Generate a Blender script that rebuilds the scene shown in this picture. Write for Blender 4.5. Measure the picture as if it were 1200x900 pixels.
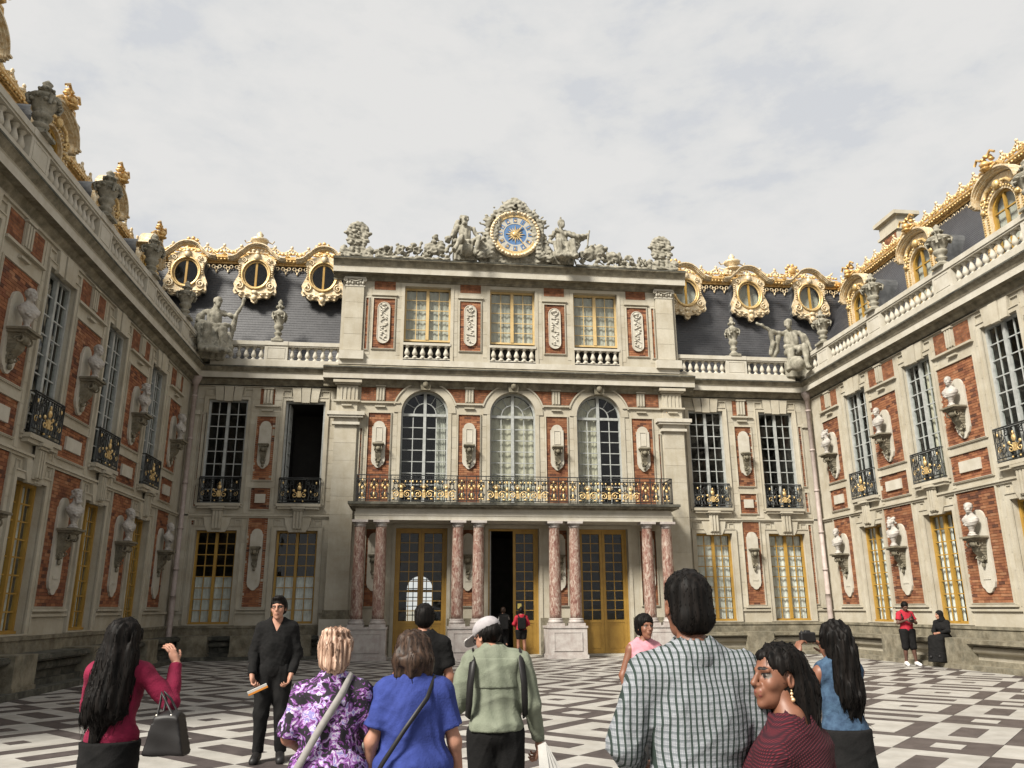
CAMR = [[0.993335, -0.027125, -0.112023], [-0.115176, -0.270665, -0.955759], [-0.004396, 0.962291, -0.271985]]
import bpy, math, random
import numpy as np
from mathutils import Matrix, Vector
random.seed(7)
C = bpy.context.scene.collection
for o in list(bpy.data.objects): bpy.data.objects.remove(o)
R = math.radians
# ------------------------------------------------------------------ camera
cd = bpy.data.cameras.new('camera'); cam = bpy.data.objects.new('camera', cd); C.objects.link(cam)
bpy.context.scene.camera = cam
CAMZ = 1.64
cam.matrix_world = Matrix(((CAMR[0][0], CAMR[0][1], CAMR[0][2], 0), (CAMR[1][0], CAMR[1][1], CAMR[1][2], 0),
                           (CAMR[2][0], CAMR[2][1], CAMR[2][2], CAMZ), (0, 0, 0, 1)))
cd.sensor_width = 36; cd.lens = 36*929.4/1200; cd.clip_start = .05; cd.clip_end = 4000
# ------------------------------------------------------------------ sky, sun, exposure
SUN_EL, SUN_AZ = 42, -131          # azimuth measured from +Y clockwise: sun behind the camera and to the left
sc = bpy.context.scene
w = bpy.data.worlds.new('World'); sc.world = w; w.use_nodes = True
nt = w.node_tree; nt.nodes.clear()
def WN(t, **k):
    n = nt.nodes.new(t)
    for a, b in k.items(): setattr(n, a, b)
    return n
out = WN('ShaderNodeOutputWorld'); bg = WN('ShaderNodeBackground')
sky = WN('ShaderNodeTexSky', sky_type='NISHITA', sun_disc=False)
sky.sun_elevation = R(SUN_EL); sky.sun_rotation = R(SUN_AZ)
skm = WN('ShaderNodeVectorMath', operation='SCALE'); skm.inputs['Scale'].default_value = .10
nt.links.new(sky.outputs[0], skm.inputs[0])
tc = WN('ShaderNodeTexCoord'); mp = WN('ShaderNodeMapping'); mp.inputs['Scale'].default_value = (1, 1, 2.2)
nt.links.new(tc.outputs['Generated'], mp.inputs[0])
n1 = WN('ShaderNodeTexNoise'); n1.inputs['Scale'].default_value = 4.6; n1.inputs['Detail'].default_value = 9; n1.inputs['Roughness'].default_value = .58
n1.inputs['Distortion'].default_value = .25
nt.links.new(mp.outputs[0], n1.inputs['Vector'])
n2 = WN('ShaderNodeTexNoise'); n2.inputs['Scale'].default_value = 14; n2.inputs['Detail'].default_value = 6; n2.inputs['Roughness'].default_value = .6
nt.links.new(mp.outputs[0], n2.inputs['Vector'])
mm = WN('ShaderNodeMath', operation='MULTIPLY_ADD'); mm.inputs[1].default_value = .55
nt.links.new(n2.outputs[0], mm.inputs[0]); nt.links.new(n1.outputs[0], mm.inputs[2])
cr = WN('ShaderNodeValToRGB'); cr.color_ramp.elements[0].position = .60; cr.color_ramp.elements[1].position = .86
cr.color_ramp.elements[0].color = (.71, .725, .75, 1); cr.color_ramp.elements[1].color = (.85, .84, .82, 1)
e = cr.color_ramp.elements.new(.72); e.color = (.80, .80, .79, 1)
nt.links.new(mm.outputs[0], cr.inputs[0])
mx = WN('ShaderNodeMix', data_type='RGBA'); mx.inputs[0].default_value = .94
nt.links.new(skm.outputs[0], mx.inputs[6]); nt.links.new(cr.outputs[0], mx.inputs[7])
nt.links.new(mx.outputs[2], bg.inputs[0]); bg.inputs[1].default_value = .50
nt.links.new(bg.outputs[0], out.inputs[0])
sd = bpy.data.lights.new('sun', 'SUN'); sun = bpy.data.objects.new('sun', sd); C.objects.link(sun)
sd.energy = 4.5; sd.angle = R(14); sd.color = (1, .945, .85)
sv = Vector((math.sin(R(SUN_AZ))*math.cos(R(SUN_EL)), math.cos(R(SUN_AZ))*math.cos(R(SUN_EL)), math.sin(R(SUN_EL))))
sun.rotation_euler = sv.to_track_quat('Z', 'Y').to_euler(); sun.location = sv*60
vs = sc.view_settings; vs.view_transform = 'Standard'; vs.look = 'None'; vs.gamma = 1; vs.use_curve_mapping = False; vs.exposure = .95
# ------------------------------------------------------------------ materials
MAT = {}
def mat(name, col, rough=.8, col2=None, nscale=3., var=.25, bump=.0, bscale=40., metal=0., spec=.3, fn=None, detail=6, rnd=0.):
    m = bpy.data.materials.new(name); m.use_nodes = True; t = m.node_tree; b = t.nodes['Principled BSDF']
    b.inputs['Roughness'].default_value = rough; b.inputs['Metallic'].default_value = metal
    b.inputs['Specular IOR Level'].default_value = spec
    def N(ty, **k):
        n = t.nodes.new(ty)
        for a, c in k.items(): setattr(n, a, c)
        return n
    L = t.links.new
    g = N('ShaderNodeNewGeometry')
    c2 = col2 or tuple(c*(1-var) for c in col)
    no = N('ShaderNodeTexNoise'); no.inputs['Scale'].default_value = nscale; no.inputs['Detail'].default_value = detail; no.inputs['Roughness'].default_value = .65
    L(g.outputs['Position'], no.inputs['Vector'])
    ra = N('ShaderNodeValToRGB'); ra.color_ramp.elements[0].position = .36; ra.color_ramp.elements[1].position = .64
    ra.color_ramp.elements[0].color = (*c2, 1); ra.color_ramp.elements[1].color = (*col, 1)
    L(no.outputs[0], ra.inputs[0]); cur = ra.outputs[0]
    if rnd:
        oi = N('ShaderNodeObjectInfo'); mr = N('ShaderNodeMapRange'); mr.inputs[3].default_value = 1-rnd; mr.inputs[4].default_value = 1+rnd*.6
        L(oi.outputs['Random'], mr.inputs[0]); sc_ = N('ShaderNodeVectorMath', operation='SCALE'); L(cur, sc_.inputs[0]); L(mr.outputs[0], sc_.inputs['Scale']); cur = sc_.outputs[0]
    if fn: cur = fn(N, L, g, cur, b) or cur
    L(cur, b.inputs['Base Color'])
    if bump:
        n3 = N('ShaderNodeTexNoise'); n3.inputs['Scale'].default_value = bscale; n3.inputs['Detail'].default_value = 5
        L(g.outputs['Position'], n3.inputs['Vector'])
        bm = N('ShaderNodeBump'); bm.inputs['Strength'].default_value = bump; bm.inputs['Distance'].default_value = .01
        L(n3.outputs[0], bm.inputs['Height']); L(bm.outputs[0], b.inputs['Normal'])
    MAT[name] = m; return m
def streaks(amount=.35, tint=(.30, .29, .24), sc_=(2.5, 2.5, .35), lo=.5, hi=.75):
    def f(N, L, g, cur, b):
        mp = N('ShaderNodeMapping'); mp.inputs['Scale'].default_value = sc_; L(g.outputs['Position'], mp.inputs[0])
        n = N('ShaderNodeTexNoise'); n.inputs['Scale'].default_value = 2.2; n.inputs['Detail'].default_value = 8; n.inputs['Roughness'].default_value = .7; L(mp.outputs[0], n.inputs['Vector'])
        mr = N('ShaderNodeMapRange'); mr.inputs[1].default_value = lo; mr.inputs[2].default_value = hi; mr.inputs[3].default_value = 0; mr.inputs[4].default_value = amount; L(n.outputs[0], mr.inputs[0])
        mx = N('ShaderNodeMix', data_type='RGBA'); L(mr.outputs[0], mx.inputs[0]); L(cur, mx.inputs[6]); mx.inputs[7].default_value = (*tint, 1)
        return mx.outputs[2]
    return f
mat('limestone', (.415,.385,.315), .88, (.34,.305,.235), 1.6, bump=.5, bscale=30, fn=streaks(.45, (.27, .235, .16)), rnd=.10)
mat('limestone_pale', (.46,.435,.375), .85, (.38,.352,.29), 2.2, bump=.4, bscale=30, fn=streaks(.4, (.32, .285, .21)))
mat('limestone_weathered_shade', (.235,.21,.155), .92, (.11,.095,.065), 3.5, bump=.7, bscale=22, fn=streaks(.6, (.07, .07, .055), (1.5, 1.5, 1.0), .45, .7))  # weathered stone, darkened further so its colour carries the cornice soffit shade
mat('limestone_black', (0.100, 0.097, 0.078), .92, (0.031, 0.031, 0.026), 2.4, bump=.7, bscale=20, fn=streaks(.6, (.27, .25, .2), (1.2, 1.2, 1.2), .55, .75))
mat('sculpture_stone', (.32,.30,.245), .9, (.18,.168,.13), 5., bump=.6, bscale=26, fn=streaks(.8, (.07, .068, .052), (2.6, 2.6, 1.5), .52, .66))
mat('marble_white', (0.386, 0.362, 0.330), .6, (0.280, 0.262, 0.237), 4., bump=.25, bscale=40, fn=streaks(.55, (.16, .14, .12), (4, 4, 1.2), .55, .72))
mat('marble_base', (0.412, 0.386, 0.362), .55, (0.312, 0.274, 0.256), 5., fn=streaks(.5, (.25, .2, .18)))
def pinkv(N, L, g, cur, b):
    mp = N('ShaderNodeMapping'); mp.inputs['Scale'].default_value = (1.0, 1.0, .42); mp.inputs['Rotation'].default_value = (.35, .25, 0); L(g.outputs['Position'], mp.inputs[0])
    n = N('ShaderNodeTexNoise'); n.inputs['Scale'].default_value = 11; n.inputs['Detail'].default_value = 7; n.inputs['Roughness'].default_value = .72; n.inputs['Distortion'].default_value = 1.2; L(mp.outputs[0], n.inputs['Vector'])
    r = N('ShaderNodeValToRGB'); el = r.color_ramp.elements
    el[0].position = .40; el[0].color = (.12, .05, .04, 1); el[1].position = .60; el[1].color = (.37, .305, .255, 1)
    e = el.new(.455); e.color = (.21, .115, .088, 1); e = el.new(.52); e.color = (.235, .16, .13, 1)
    L(n.outputs[0], r.inputs[0]); return r.outputs[0]
mat('marble_pink', (.5, .3, .26), .35, fn=pinkv, spec=.5)
def brickf(dark=1.):
    def f(N, L, g, cur, b):
        tc = N('ShaderNodeTexCoord'); br = N('ShaderNodeTexBrick')
        sx = N('ShaderNodeSeparateXYZ'); L(tc.outputs['Object'], sx.inputs[0]); cx = N('ShaderNodeCombineXYZ'); L(sx.outputs[0], cx.inputs[0]); L(sx.outputs[2], cx.inputs[1])
        L(cx.outputs[0], br.inputs['Vector'])
        br.inputs['Scale'].default_value = 1; br.inputs['Brick Width'].default_value = .23; br.inputs['Row Height'].default_value = .075
        br.inputs['Mortar Size'].default_value = .008; br.inputs['Mortar Smooth'].default_value = .3; br.inputs['Bias'].default_value = -.1
        br.inputs['Color1'].default_value = (.26*dark, .108*dark, .05*dark, 1); br.inputs['Color2'].default_value = (.15*dark, .052*dark, .024*dark, 1)
        br.inputs['Mortar'].default_value = (.16, .085, .055, 1)
        n = N('ShaderNodeTexNoise'); n.inputs['Scale'].default_value = 6; n.inputs['Detail'].default_value = 6; L(cx.outputs[0], n.inputs['Vector'])
        mr = N('ShaderNodeMapRange'); mr.inputs[1].default_value = .35; mr.inputs[2].default_value = .65; mr.inputs[3].default_value = .58; mr.inputs[4].default_value = 1.12; L(n.outputs[0], mr.inputs[0])
        s = N('ShaderNodeVectorMath', operation='SCALE'); L(br.outputs[0], s.inputs[0]); L(mr.outputs[0], s.inputs['Scale'])
        bm = N('ShaderNodeBump'); bm.inputs['Strength'].default_value = .8; bm.inputs['Distance'].default_value = .012; bm.invert = True
        L(br.outputs['Fac'], bm.inputs['Height']); L(bm.outputs[0], b.inputs['Normal'])
        return s.outputs[0]
    return f
mat('red_brick', (.4, .15, .08), .9, fn=brickf())
mat('mortar', (.17,.10,.065), .95, (.10,.06,.04), 9)
mat('brick_orange', (.27,.115,.055), .88, (.195,.078,.037), 5, rnd=.2); mat('brick_red', (.19,.074,.038), .88, (.135,.05,.026), 5, rnd=.2); mat('brick_dark', (.115,.048,.03), .9, (.07,.032,.02), 5, rnd=.2); mat('brick_pale', (.31,.155,.083), .88, (.24,.11,.055), 5, rnd=.2)
BRK = ['brick_orange','brick_red','brick_dark','brick_pale']
def slatef(N, L, g, cur, b):
    tc = N('ShaderNodeTexCoord'); br = N('ShaderNodeTexBrick')
    sx = N('ShaderNodeSeparateXYZ'); L(tc.outputs['Object'], sx.inputs[0]); cx = N('ShaderNodeCombineXYZ'); L(sx.outputs[0], cx.inputs[0]); L(sx.outputs[2], cx.inputs[1])
    L(cx.outputs[0], br.inputs['Vector']); br.inputs['Scale'].default_value = 1; br.inputs['Brick Width'].default_value = .2; br.inputs['Row Height'].default_value = .11
    br.inputs['Mortar Size'].default_value = .006; br.inputs['Color1'].default_value = (.062, .062, .066, 1); br.inputs['Color2'].default_value = (.04, .04, .044, 1); br.inputs['Mortar'].default_value = (.015, .015, .017, 1)
    mx = N('ShaderNodeMix', data_type='RGBA'); mx.inputs[0].default_value = .45; L(br.outputs[0], mx.inputs[6]); L(cur, mx.inputs[7]); return mx.outputs[2]
mat('slate', (.06,.06,.064), .45, (.032,.032,.035), 2.2, fn=slatef, spec=.5, bump=.3, bscale=12)
mat('lead_sheet', (.105,.108,.11), .5, (.05,.052,.054), 3, fn=streaks(.7, (.045, .045, .045), (3, 3, .5), .45, .65))
mat('gold', (.72, .50, .22), .45, (.36, .21, .07), 9., metal=.5, bump=.6, bscale=18)
mat('gold_pale', (.68,.61,.46), .55, (.48,.34,.17), 12., metal=.25, bump=.6, bscale=22)
mat('gold_bright', (.74, .57, .29), .42, (.40, .25, .09), 20., metal=.45)
mat('ochre_paint', (0.349, 0.209, 0.040), .5, (0.274, 0.156, 0.028), 2.5, spec=.4)
mat('white_paint', (0.362, 0.374, 0.362), .5, (0.262, 0.274, 0.262), 6)
mat('iron_black', (.018, .02, .02), .45, (.01, .011, .011), 8, spec=.5)
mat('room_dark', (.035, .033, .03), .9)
mat('lobby_wall', (.10, .09, .075), .9)
mat('curtain', (.66, .66, .63), .95, (.48, .48, .46), 5)
def drape(N, L, g, cur, b):
    tc = N('ShaderNodeTexCoord'); wv = N('ShaderNodeTexWave'); wv.inputs['Scale'].default_value = 6; wv.inputs['Distortion'].default_value = 3; wv.inputs['Detail'].default_value = 2; L(tc.outputs['Object'], wv.inputs['Vector'])
    mr = N('ShaderNodeMapRange'); mr.inputs[3].default_value = .72; mr.inputs[4].default_value = 1.08; L(wv.outputs[1], mr.inputs[0])
    s = N('ShaderNodeVectorMath', operation='SCALE'); L(cur, s.inputs[0]); L(mr.outputs[0], s.inputs['Scale']); return s.outputs[0]
mat('cream_drape', (.52, .485, .39), .95, (.38, .35, .27), 3, fn=drape)
mat('shade_grey', (.44, .43, .385), .95, (.36, .35, .31), 2)
mat('pipe_pink', (0.374, 0.312, 0.287), .55, (0.280, 0.230, 0.206), 5, fn=streaks(.5, (.25, .21, .19)))
mat('paving_pale', (0.361, 0.347, 0.320), .55, (0.268, 0.255, 0.230), 2.4, bump=.15, bscale=60, rnd=.07, fn=streaks(.35, (.33, .3, .26), (1, 1, 1), .5, .7), spec=.35)
mat('paving_dark', (.078, .064, .061), .5, (.042, .034, .033), 3.4, bump=.15, bscale=60, rnd=.14, spec=.35)
mat('grout', (.09, .085, .075), .95)
mat('gravel_ground', (.26, .24, .20), .95, (.18, .165, .14), .8)
mat('clock_blue', (.09, .18, .34), .5, (.07, .14, .28), 8)
mat('clock_white', (.43, .41, .36), .5, (.34, .32, .27), 8)
mat('ochre_pale', (.52, .38, .18), .5, (.42, .30, .13), 2.5, spec=.4)
mat('notice_paper', (.75, .62, .2), .8)
def glassmat():
    m = bpy.data.materials.new('window_glass'); m.use_nodes = True; t = m.node_tree; t.nodes.clear()
    o = t.nodes.new('ShaderNodeOutputMaterial'); mx = t.nodes.new('ShaderNodeMixShader'); tr = t.nodes.new('ShaderNodeBsdfTransparent'); gl = t.nodes.new('ShaderNodeBsdfGlossy')
    fr = t.nodes.new('ShaderNodeFresnel'); fr.inputs[0].default_value = 1.5; tr.inputs[0].default_value = (.95, .97, .96, 1); gl.inputs['Roughness'].default_value = .04
    ge = t.nodes.new('ShaderNodeNewGeometry'); no = t.nodes.new('ShaderNodeTexNoise'); no.inputs['Scale'].default_value = 1.7; bu = t.nodes.new('ShaderNodeBump'); bu.inputs['Strength'].default_value = .25; bu.inputs['Distance'].default_value = .05
    t.links.new(ge.outputs['Position'], no.inputs['Vector']); t.links.new(no.outputs[0], bu.inputs['Height']); t.links.new(bu.outputs[0], gl.inputs['Normal'])
    bf = t.nodes.new('ShaderNodeMath'); bf.operation = 'SUBTRACT'; bf.inputs[0].default_value = 1; t.links.new(ge.outputs['Backfacing'], bf.inputs[1]); mf = t.nodes.new('ShaderNodeMath'); mf.operation = 'MULTIPLY'; t.links.new(fr.outputs[0], mf.inputs[0]); t.links.new(bf.outputs[0], mf.inputs[1]); t.links.new(mf.outputs[0], mx.inputs[0]); t.links.new(tr.outputs[0], mx.inputs[1]); t.links.new(gl.outputs[0], mx.inputs[2]); t.links.new(mx.outputs[0], o.inputs[0])
    MAT['window_glass'] = m
glassmat()
# ------------------------------------------------------------------ mesh helpers
def link(name, me, parent=None, loc=None, scale=None, rz=None):
    o = bpy.data.objects.new(name, me); C.objects.link(o)
    if parent: o.parent = parent
    if loc is not None: o.location = loc
    if scale is not None: o.scale = scale
    if rz is not None: o.rotation_euler = (0, 0, rz)
    return o
def tag(o, label=None, cat=None, group=None, kind=None):
    if label: o['label'] = label
    if cat: o['category'] = cat
    if group: o['group'] = group
    if kind: o['kind'] = kind
    return o
def empty(name, loc, rz=0, **k):
    o = link(name, None, None, loc, None, rz); o.empty_display_size = .2; return tag(o, **k)
class MB:
    def __init__(s): s.v = []; s.f = []; s.m = []; s.sm = []
    def add(s, vs, fs, m=0, smooth=False):
        n = len(s.v); s.v += [tuple(map(float, p)) for p in vs]
        for f in fs: s.f.append(tuple(i+n for i in f)); s.m.append(m); s.sm.append(smooth)
        return s
    def box(s, x0, x1, y0, y1, z0, z1, m=0):
        return s.add([(x0,y0,z0),(x1,y0,z0),(x1,y1,z0),(x0,y1,z0),(x0,y0,z1),(x1,y0,z1),(x1,y1,z1),(x0,y1,z1)],
                     [(0,3,2,1),(4,5,6,7),(0,1,5,4),(1,2,6,5),(2,3,7,6),(3,0,4,7)], m)
    def prism(s, poly, y0, y1, m=0):      # poly: (x,z) counter-clockwise seen from -y
        n = len(poly); vs = [(x,y0,z) for x,z in poly]+[(x,y1,z) for x,z in poly]
        fs = [tuple(range(n)), tuple(range(2*n-1, n-1, -1))]+[(i, i+n, (i+1)%n+n, (i+1)%n) for i in range(n)]
        return s.add(vs, fs, m)
    def ring(s, inner, outer, y0, y1, m=0, closed=True):   # band between two (x,z) polylines
        n = len(inner); vs = [(x,y0,z) for x,z in inner]+[(x,y0,z) for x,z in outer]+[(x,y1,z) for x,z in inner]+[(x,y1,z) for x,z in outer]
        fs = []
        for i in range(n if closed else n-1):
            j = (i+1)%n; fs += [(i,j,j+n,i+n),(i+2*n,i+3*n,j+3*n,j+2*n),(i+n,j+n,j+3*n,i+3*n),(i,i+2*n,j+2*n,j)]
        return s.add(vs, fs, m)
    def sweep(s, prof, x0, x1, m=0, mi0=0, mi1=0):   # prof: (y,z) list swept along x; mi = mitre slope at the ends
        n = len(prof); vs = [(x0+mi0*y,y,z) for y,z in prof]+[(x1-mi1*y,y,z) for y,z in prof]
        fs = [(i,i+1,i+1+n,i+n) for i in range(n-1)]+[tuple(range(n))[::-1], tuple(range(n,2*n))]
        return s.add(vs, fs, m)
    def lathe(s, prof, c=(0,0,0), n=12, m=0, smooth=True):   # prof: (r,z) bottom to top
        vs = []; fs = []
        for r,z in prof:
            for i in range(n): a = 2*math.pi*i/n; vs.append((c[0]+r*math.cos(a), c[1]+r*math.sin(a), c[2]+z))
        for j in range(len(prof)-1):
            for i in range(n): k = (i+1)%n; fs.append((j*n+i, j*n+k, (j+1)*n+k, (j+1)*n+i))
        fs += [tuple(range(n))[::-1], tuple(range((len(prof)-1)*n, len(prof)*n))]
        return s.add(vs, fs, m, smooth)
    def tube(s, pts, r, n=5, m=0, closed=False):
        pts = [Vector(p) for p in pts]; N = len(pts); rr = r if hasattr(r, '__len__') else [r]*N
        vs = []; fs = []
        for i, p in enumerate(pts):
            a = pts[(i-1)%N] if (closed or i) else p; b = pts[(i+1)%N] if (closed or i < N-1) else p
            t = (b-a); t = t.normalized() if t.length > 1e-9 else Vector((0,0,1))
            u = t.cross(Vector((0,1,0)) if abs(t.y) < .9 else Vector((1,0,0))).normalized(); w_ = t.cross(u)
            for k in range(n): q = 2*math.pi*k/n; vs.append(p+(u*math.cos(q)+w_*math.sin(q))*rr[i])
        for i in range(N if closed else N-1):
            j = (i+1)%N
            for k in range(n): l = (k+1)%n; fs.append((i*n+k, i*n+l, j*n+l, j*n+k))
        if not closed: fs += [tuple(range(n)), tuple(range((N-1)*n, N*n))[::-1]]
        return s.add(vs, fs, m, True)
    def blob(s, c, r, m=0, n=8, h=5):
        rx, ry, rz = r if hasattr(r, '__len__') else (r,r,r); vs = [(c[0],c[1],c[2]-rz)]; fs = []
        for j in range(1, h):
            ph = -math.pi/2+math.pi*j/h
            for i in range(n): a = 2*math.pi*i/n; vs.append((c[0]+rx*math.cos(ph)*math.cos(a), c[1]+ry*math.cos(ph)*math.sin(a), c[2]+rz*math.sin(ph)))
        vs.append((c[0],c[1],c[2]+rz)); T = len(vs)-1
        for i in range(n):
            k = (i+1)%n; fs.append((0,1+k,1+i)); fs.append((T, 1+(h-2)*n+i, 1+(h-2)*n+k))
            for j in range(h-2): fs.append((1+j*n+i, 1+j*n+k, 1+(j+1)*n+k, 1+(j+1)*n+i))
        return s.add(vs, fs, m, True)
    def mesh(s, name, mats):
        me = bpy.data.meshes.new(name); me.from_pydata(s.v, [], s.f)
        for m in (mats if isinstance(mats, (list, tuple)) else [mats]): me.materials.append(MAT[m])
        me.polygons.foreach_set('material_index', s.m); me.polygons.foreach_set('use_smooth', s.sm); me.update(); return me
    def build(s, name, mats, parent=None, **k): return link(name, s.mesh(name, mats), parent, **k)
_u = {}
def unit(mt):
    if mt not in _u: _u[mt] = MB().box(0,1,0,1,0,1).mesh('block', mt)
    return _u[mt]
def ubox(name, mt, parent, x0, x1, y0, y1, z0, z1):
    return link(name, unit(mt), parent, (x0,y0,z0), (x1-x0, y1-y0, z1-z0))
def arc(cx, cz, r, a0, a1, n, rz=None):
    rz = rz or r
    return [(cx+r*math.cos(R(a0+(a1-a0)*i/n)), cz+rz*math.sin(R(a0+(a1-a0)*i/n))) for i in range(n+1)]
def spiral(cx, cz, r, turns, a0, dirn=1, n=16, y=0):
    return [(cx+r*(1-.85*i/n)*math.cos(R(a0)+dirn*2*math.pi*turns*i/n), y, cz+r*(1-.85*i/n)*math.sin(R(a0)+dirn*2*math.pi*turns*i/n)) for i in range(n+1)]
# ------------------------------------------------------------------ smooth solids (signed distance field, surface nets)
def cap(a, b, r1, r2=None, k=.03, m=0, flat=False, op='+'): return dict(t='c', a=np.array(a, float), b=np.array(b, float), r1=r1, r2=r1 if r2 is None else r2, k=k, m=m, flat=flat, op=op)
def ell(c, r, k=.03, m=0, rot=None, op='+'): return dict(t='e', c=np.array(c, float), r=np.array(r, float), k=k, m=m, rot=rot, op=op)
def bxs(c, h, k=.01, m=0, rot=None, rd=.005, op='+'): return dict(t='b', c=np.array(c, float), h=np.array(h, float), k=k, m=m, rot=rot, rd=rd, op=op)
def rotm(ax, deg): return np.array(Matrix.Rotation(R(deg), 3, ax))
def pbounds(p):
    if p['t'] == 'c': r = max(p['r1'], p['r2']); return np.minimum(p['a'], p['b'])-r, np.maximum(p['a'], p['b'])+r
    r = p['r'] if p['t'] == 'e' else p['h']+p['rd']
    if p['rot'] is not None: r = np.abs(p['rot'])@r
    return p['c']-r, p['c']+r
def field(prims, vox, noise=None, clips=()):
    bs = [pbounds(p) for p in prims if p['op'] == '+']; lo = np.min([b[0] for b in bs], 0)-3*vox-.02; hi = np.max([b[1] for b in bs], 0)+3*vox+.02
    n = np.ceil((hi-lo)/vox).astype(int)+1; ax = [(lo[i]+vox*np.arange(n[i])).astype(np.float32) for i in range(3)]
    F = np.full(n, 1., np.float32); B = np.full(n, 1., np.float32); I = np.zeros(n, np.int8)
    for p in prims:
        b0, b1 = pbounds(p); mg = p['k']+2*vox+.015
        s = [slice(max(0, int((b0[i]-mg-lo[i])/vox)), max(0, min(n[i], int((b1[i]+mg-lo[i])/vox)+2))) for i in range(3)]
        if any(q.start >= q.stop for q in s): continue
        x = ax[0][s[0]][:,None,None]; y = ax[1][s[1]][None,:,None]; z = ax[2][s[2]][None,None,:]
        if p['t'] == 'c':
            a = p['a']; d = p['b']-a; L2 = max(float(d@d), 1e-9); px, py, pz = x-a[0], y-a[1], z-a[2]
            t = (px*d[0]+py*d[1]+pz*d[2])/L2; tc_ = np.clip(t, 0, 1)
            D = np.sqrt((px-tc_*d[0])**2+(py-tc_*d[1])**2+(pz-tc_*d[2])**2)-(p['r1']+(p['r2']-p['r1'])*tc_)
            if p['flat']: D = np.maximum(D, (t-1)*math.sqrt(L2))
        else:
            px, py, pz = np.broadcast_arrays(x-p['c'][0], y-p['c'][1], z-p['c'][2])
            if p['rot'] is not None: M = p['rot'].T; px, py, pz = M[0,0]*px+M[0,1]*py+M[0,2]*pz, M[1,0]*px+M[1,1]*py+M[1,2]*pz, M[2,0]*px+M[2,1]*py+M[2,2]*pz
            if p['t'] == 'e':
                r = p['r']; k0 = np.sqrt((px/r[0])**2+(py/r[1])**2+(pz/r[2])**2); k1 = np.sqrt((px/r[0]**2)**2+(py/r[1]**2)**2+(pz/r[2]**2)**2)+1e-6; D = k0*(k0-1)/k1
            else:
                qx, qy, qz = np.abs(px)-p['h'][0], np.abs(py)-p['h'][1], np.abs(pz)-p['h'][2]
                D = np.sqrt(np.maximum(qx,0)**2+np.maximum(qy,0)**2+np.maximum(qz,0)**2)+np.minimum(np.maximum(np.maximum(qx,qy),qz),0)-p['rd']
        f = F[s[0],s[1],s[2]]; k = max(p['k'], 1e-4)
        if p['op'] == '-':
            h = np.clip(.5-.5*(f+D)/k, 0, 1); F[s[0],s[1],s[2]] = f*(1-h)-D*h+k*h*(1-h)
        else:
            h = np.clip(.5+.5*(f-D)/k, 0, 1); F[s[0],s[1],s[2]] = f*(1-h)+D*h-k*h*(1-h)
            Bs = B[s[0],s[1],s[2]]; w_ = D < Bs; Bs[w_] = D[w_] if D.shape == Bs.shape else np.broadcast_to(D, Bs.shape)[w_]; I[s[0],s[1],s[2]][w_] = p['m']
    X, Y, Z = ax[0][:,None,None], ax[1][None,:,None], ax[2][None,None,:]
    if noise:
        msk = np.abs(F) < .12; i, j, k = np.nonzero(msk); F[msk] += noise(ax[0][i], ax[1][j], ax[2][k])
    for c in clips: F = np.maximum(F, c(X, Y, Z)).astype(np.float32)
    return F, I, lo
def nets(F, I, lo, vox):
    S = F < 0; c = np.zeros(tuple(d-1 for d in F.shape), np.int8); off = [(a,b,d) for a in (0,1) for b in (0,1) for d in (0,1)]
    def sl(o): return tuple(slice(o[i], F.shape[i]-1+o[i]) for i in range(3))
    for o in off: c += S[sl(o)]
    ci, cj, ck = np.nonzero((c > 0) & (c < 8)); n = len(ci)
    if n == 0: return np.zeros((0,3)), np.zeros((0,4), int), np.zeros(0, int)
    idx = np.full(c.shape, -1, np.int32); idx[ci,cj,ck] = np.arange(n); V = np.zeros((n,3)); W = np.zeros(n)
    vals = {o: F[ci+o[0], cj+o[1], ck+o[2]] for o in off}
    for a in off:
        for ax in range(3):
            if a[ax] == 0:
                b = tuple(1 if i == ax else a[i] for i in range(3)); fa, fb = vals[a], vals[b]; q = (fa < 0) != (fb < 0)
                t = fa[q]/(fa[q]-fb[q]); P = np.tile(np.array(a, float), (q.sum(), 1)); P[:,ax] = t; V[q] += P; W[q] += 1
    V /= W[:,None]; V = (V+np.stack([ci,cj,ck], 1))*vox+lo
    mi = I[ci,cj,ck]; Fs = []
    for ax in range(3):
        s0 = [slice(1,-1)]*3; s0[ax] = slice(0,-1); s1 = list(s0); s1[ax] = slice(1,None); A, Bb = S[tuple(s0)], S[tuple(s1)]
        e = np.nonzero(A != Bb); p = [e[0]+(0 if ax == 0 else 1), e[1]+(0 if ax == 1 else 1), e[2]+(0 if ax == 2 else 1)]; fl = A[e]
        u, v = [(1,2),(2,0),(0,1)][ax]
        def at(du, dv): q = list(p); q[u] = p[u]-du; q[v] = p[v]-dv; return idx[q[0],q[1],q[2]]
        Q = np.stack([at(1,1), at(0,1), at(0,0), at(1,0)], 1); Q[~fl] = Q[~fl][:,::-1]; Fs.append(Q)
    Q = np.concatenate(Fs); Q = Q[(Q >= 0).all(1)]
    return V, Q, mi[Q[:,0]]
def solid(prims, vox=.01, noise=None, clips=()): return nets(*field(prims, vox, noise, clips), vox)
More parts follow.
